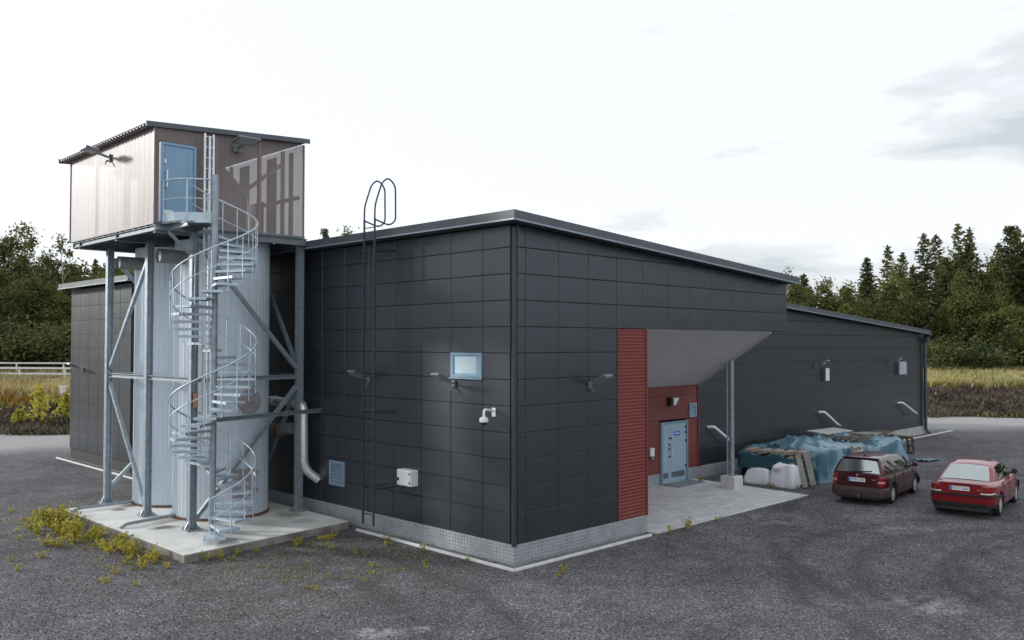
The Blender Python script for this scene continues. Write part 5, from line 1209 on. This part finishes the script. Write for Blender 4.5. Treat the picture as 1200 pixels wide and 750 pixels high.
def tufts(name, pts, hgt, wid, mname, label, cat, blades=7, spread=.22):
    rng = np.random.default_rng(len(pts)); pts = np.array(pts); n = len(pts); k_ = blades; P_ = np.repeat(pts, k_, 0); m_ = len(P_)
    P_[:, :2] += rng.normal(0, spread, (m_,2)); a = rng.uniform(0, 6.28, m_); h_ = hgt*rng.uniform(.45, 1.3, m_); ln = rng.normal(0, .3, (m_,2))*h_[:,None]
    w_ = wid*rng.uniform(.6,1.4,m_); dx_ = np.stack([np.cos(a)*w_, np.sin(a)*w_, np.zeros(m_)], 1); tip = P_ + np.concatenate([ln, h_[:,None]], 1); md = P_*.5+tip*.5; md[:,2] += h_*.06
    V = np.stack([P_-dx_*.5, P_+dx_*.5, md+dx_*.55, tip, md-dx_*.55], 1).reshape(-1,3); b_ = np.arange(m_)*5
    F = np.concatenate([np.stack([b_, b_+1, b_+2, b_+4], 1), np.stack([b_+4, b_+2, b_+3, b_+3], 1)])
    # second face is a triangle: write it as a narrow quad
    V = V.reshape(-1,5,3); T2 = V[:,3:4]+(V[:,2:3]-V[:,4:5])*.08; V = np.concatenate([V, T2], 1).reshape(-1,3); b_ = np.arange(m_)*6
    F = np.concatenate([np.stack([b_, b_+1, b_+2, b_+4], 1), np.stack([b_+4, b_+2, b_+5, b_+3], 1)])
    o = npmesh(name, V, F, M[mname], kind='stuff'); return tag(o, label, cat)
rng = random.Random(21)
def scatter(n, px0, px1, t0, t1, pw=1.0):
    o = []
    while len(o) < n:
        t = t0+(t1-t0)*rng.random()**pw; px_ = rng.uniform(px0, px1); d = 60+t
        for _ in range(3): d = edge(at_px(px_, d))+t
        x = at_px(px_, d); u, v = uv(d, x); o.append((u, v, height(d, x)-.03))
    return o
tufts('meadow_grass', scatter(5200, 1075, 1330, 9, 44, 1.5), .75, .10, 'meadow_grass', 'tall golden grass of the meadow right of the building', 'grass', 8, .35)
tufts('meadow_herbs', scatter(800, 1075, 1330, 9.5, 40, 1.6), .7, .22, 'meadow_green', 'yellow green herbs among the golden meadow grass on the right', 'herbs', 9, .3)
tufts('heather', scatter(5200, 1075, 1330, .8, 9.5), .30, .12, 'heather', 'brown heather and scrub on the stony bank on the right', 'heather', 7, .3)
tufts('meadow_herbs', scatter(330, 1075, 1330, .3, 5.5), .30, .13, 'bush', 'low green plants along the foot of the bank on the right', 'herbs', 9, .4)
tufts('meadow_herbs', scatter(70, 1075, 1330, 8.2, 11), .8, .16, 'meadow_green', 'yellow green herbs along the top of the bank on the right', 'herbs', 12, .3)
tufts('meadow_grass', scatter(2600, -120, 130, 7.5, 34, 1.5), .8, .09, 'meadow_grass', 'tall golden grass of the meadow left of the building', 'grass', 8, .3)
tufts('meadow_herbs', scatter(900, -120, 130, 6.5, 16, 1.2), .7, .10, 'rusty_plant', 'rusty orange willowherb on the bank left of the building', 'herbs', 9, .3)
tufts('meadow_herbs', scatter(420, -120, 130, 5.5, 13), .6, .12, 'meadow_green', 'yellow green plants on the bank top left of the building', 'herbs', 9, .3)
tufts('heather', scatter(2400, -120, 130, .6, 7.5), .32, .12, 'heather', 'dark scrub on the stony bank left of the building', 'heather', 7, .3)
tufts('meadow_herbs', scatter(190, -120, 130, .3, 3.5), .36, .12, 'bush', 'low green growth at the foot of the bank left of the building', 'herbs', 9, .25)
def rocks(name, pts, r0, r1, mname, label, cat, seed=3):
    rr = np.random.default_rng(seed); base = np.array([(1,0,0),(-1,0,0),(0,1,0),(0,-1,0),(0,0,1),(0,0,-1)], float); F0 = np.array([(0,2,4),(2,1,4),(1,3,4),(3,0,4),(2,0,5),(1,2,5),(3,1,5),(0,3,5)])
    n = len(pts); s_ = np.exp(rr.uniform(math.log(r0), math.log(r1), n)); V = base[None]*s_[:,None,None]*rr.uniform(.6,1.3,(n,6,1)); V[:,:,2] *= .7
    a = rr.uniform(0,6.28,n); c, s2 = np.cos(a)[:,None], np.sin(a)[:,None]; X = V[:,:,0]*c-V[:,:,1]*s2; Y = V[:,:,0]*s2+V[:,:,1]*c; V = np.stack([X,Y,V[:,:,2]],2)+np.array(pts)[:,None,:]
    F = (F0[None]+np.arange(n)[:,None,None]*6).reshape(-1,3); o = npmesh(name, V.reshape(-1,3), F, M[mname], kind='stuff'); return tag(o, label, cat)
tufts('heather', scatter(700, 1075, 1330, 9, 30), .55, .2, 'heather', 'patches of grey brown heather within the golden meadow on the right', 'heather', 9, .5)
rocks('bank_stones', scatter(2600, 1075, 1330, 3.0, 9.0), .06, .24, 'rock', 'broken stones on the bank right of the building', 'stones')
rocks('bank_stones', scatter(1500, -120, 130, .4, 7.0), .06, .26, 'rock', 'broken stones on the bank left of the building', 'stones', 4)
def yard(n, d0, d1):
    o = []
    while len(o) < n:
        d = d0+(d1-d0)*rng.random()**1.3; x = rng.uniform(-.62, .62)*d; u, v = uv(d, x)
        if u > -.5 and v > -.5 and u < 37: continue
        if -5.4 < u < 0 and v > 5.3: continue
        o.append((u, v, .004))
    return o
rocks('loose_gravel', yard(15000, 13, 34), .006, .020, 'stone_light', 'pale loose stones strewn over the gravel yard', 'gravel', 5)
rocks('loose_gravel', yard(11000, 13, 34), .009, .026, 'stone_dark', 'dark loose stones strewn over the gravel yard', 'gravel', 6)
rocks('loose_gravel', [(rng.uniform(-.31,-.04), rng.uniform(-.3,5.4), .012) for _ in range(1500)] + [(rng.uniform(-.3,4.6), rng.uniform(-.3,-.05), .012) for _ in range(1500)], .012, .03, 'stone_light', 'pale stones in the strip along the plinth', 'gravel', 8)

# weeds: leafy clumps against the slab and in the gravel
def weed_mesh(key, seed, n=90, r=.22, h=.30, qs=.055, leaf='weed'):
    rr = np.random.default_rng(seed); C_ = []; lim = MB()
    for i in range(9):
        a = rr.uniform(0,6.28); L_ = r*rr.uniform(.3,1.2); hh = h*rr.uniform(.4,1.2); t = rr.uniform(.2,1,n//9)
        C_.append(np.stack([np.cos(a)*L_*t+rr.normal(0,.03,len(t)), np.sin(a)*L_*t+rr.normal(0,.03,len(t)), hh*t+rr.normal(0,.02,len(t))], 1)); lim.tube([(0,0,0),(math.cos(a)*L_*.6,math.sin(a)*L_*.6,hh*.7),(math.cos(a)*L_,math.sin(a)*L_,hh)], [.005,.004,.002], 4)
    C_ = np.concatenate(C_); C_[:,2] = np.maximum(C_[:,2], .012); V, F = leaf_quads(C_, qs, rr, 1.5, .4); return V, F, lim
WM = [weed_mesh('w%d' % i, 30+i, n=(100, 70, 120)[i % 3], r=(.24,.16,.3)[i % 3], h=(.30,.22,.36)[i % 3]) for i in range(3)]
WP = []
def weed(u, v, s_, label, group):
    i = rng.randrange(3)
    pr = next((p for j, p in WP if j == i), None)
    if pr is None:
        V, F, lim = WM[i]; t_ = thing('weed_clump', label, 'weed', (u, v, .0), rng.uniform(0,6), group); npmesh('leaves', V, F, M['weed'], t_); lim.build('stem', M['weed'], t_, local=True); t_.scale = (s_,)*3; WP.append((i, t_)); return
    c = copy_tree(pr, (u, v, .0), rng.uniform(0,6), label, (s_,)*3); c['group'] = group
G1 = 'weeds along the left edge of the slab'
for i in range(66):
    q = rng.random(); v = 13.6-8.4*q; off = abs(rng.gauss(0, .5))+.10+ (.35 if q < .55 else 0)*rng.random(); weed(-5.2-off, v, rng.uniform(.5,1.15)*(1.15 if q < .45 else .8), 'yellow green weed clump in the growth along the left edge of the concrete slab', G1)
for i in range(11): weed(-5.0+rng.uniform(0,4.6), 5.42-abs(rng.gauss(0,.10))-.05+.1*0, rng.uniform(.3,.65), 'small weed clump along the front edge of the concrete slab', 'weeds along the front edge of the slab')
for (u, v, s_) in ((.29,-1.22,.75),(.05,-1.3,.5),(-.5,2.6,.5),(-.55,4.0,.5),(-.5,1.0,.45),(5.3,-.55,.5),(6.0,-.6,.8),(7.5,-.6,.4),(13.3,3.7,.5),(14.0,.2,.5),(13.9,1.2,.5)): weed(u, v, s_, 'small weed clump growing beside the kerbs and paving edges', 'weeds beside the building edges')
for i in range(26):
    v = rng.uniform(1.2, 5.2); u = -rng.uniform(.7, 4.6); weed(u, v, rng.uniform(.16,.36), 'tiny weed in the gravel between the slab and the building corner', 'tiny weeds in the gravel')
for i in range(16): weed(-rng.uniform(5.6, 8.5), rng.uniform(4, 15), rng.uniform(.25,.5), 'tiny weed in the open gravel left of the slab', 'tiny weeds in the gravel left of the slab')
tufts('ground_moss', [(-rng.uniform(.5, 5.0), rng.uniform(1.5, 5.3), .0) for _ in range(110)] + [(-rng.uniform(5.3, 6.6), rng.uniform(5, 14), 0) for _ in range(150)], .035, .022, 'weed', 'thin creeping green growth in the gravel round the slab', 'ground cover', 5, .07)

# sapling, railing and post on the left
def sapling(d, px, h_, label, w_=1.0, leaf='leafy_yellow'):
    rr = np.random.default_rng(int(px)+9); C_ = []; lim = MB(); lim.tube([(0,0,-.1),(.05,0,h_*.5),(0,.03,h_)], [.035,.025,.008], 6)
    for i in range(34):
        a = i*2.4; z = h_*(.12+.84*i/34); L_ = w_*.62*(1-.72*i/34)*rr.uniform(.6,1.2); t = rr.uniform(.25,1,15); C_.append(np.stack([np.cos(a)*L_*t+rr.normal(0,.05,15), np.sin(a)*L_*t+rr.normal(0,.05,15), z+L_*.55*t+rr.normal(0,.05,15)], 1)); lim.tube([(0,0,z),(math.cos(a)*L_,math.sin(a)*L_,z+L_*.55)], [.012,.004], 4)
    V, F = leaf_quads(np.concatenate(C_), .11, rr, 1.5); x = at_px(px, d); u, v = uv(d, x); t_ = thing('sapling', label, 'sapling', (u, v, height(d, x))); npmesh('leaves', V, F, M[leaf], t_); lim.build('stem', M['trunk_dark'], t_, local=True)
sapling(49.6, 47, 2.5, 'yellow green birch sapling at the edge of the gravel left of the building', 1.3)
sapling(51.0, 79, 1.7, 'smaller yellow sapling close to the left corner of the building', 1.1)
sapling(50.5, 25, 1.0, 'low yellow green sapling at the left end of the gravel edge', 1.0)
ra = None
def railing(y0, y1, d0, d1, pxs, label):
    t_ = thing('white_railing', label, 'railing', (*uv(d0, at_px(pxs[0], d0)), 1.5))
    pts = []
    for i in range(13):
        q = i/12; d = lerp(d0, d1, q); px_ = lerp(pxs[0], pxs[1], q); x = at_px(px_, d); u, v = uv(d, x); pts.append((u, v, height(d, x)))
    zb_ = sum(p_[2] for p_ in pts)/len(pts)
    for i, (u, v, z) in enumerate(pts[::2]): f = MB(); f.bar((u, v, z-.2), (u, v, zb_+1.42), .11, .11); f.build('post', M['white_metal'], t_)
    for hh in (1.38, .92, .46):
        f = MB(); f.bar((pts[0][0], pts[0][1], zb_+hh), (pts[-1][0], pts[-1][1], zb_+hh), .06, .13); f.build('rail', M['white_metal'], t_)
railing(0, 0, 73, 69, (-190, 130), 'nearer white railing crossing the meadow left of the building')
railing(0, 0, 78, 75, (-200, 130), 'farther white railing just behind the nearer one left of the building')
x = at_px(75, 56); u, v = uv(56, x); z = height(56, x)
f = MB(); f.tube([(u,v,z-.1),(u,v,z+1.0)], .17, 14); f.tube([(u,v,z+1.0),(u,v,z+1.12)], .20, 14); tag(f.build('marker_post', M['white_metal'], smooth=40), 'short white post on the bank just left of the building', 'post')
f = MB(); x = at_px(1190, 73); u, v = uv(73, x); z = height(73, x); f.obox((u,v,z+.35), (.95,.3,0), (-.25,.7,0), (0,0,.45)); tag(f.build('boulder', M['rock'], bevel=.18), 'grey boulder at the top of the bank near the right edge', 'boulder')
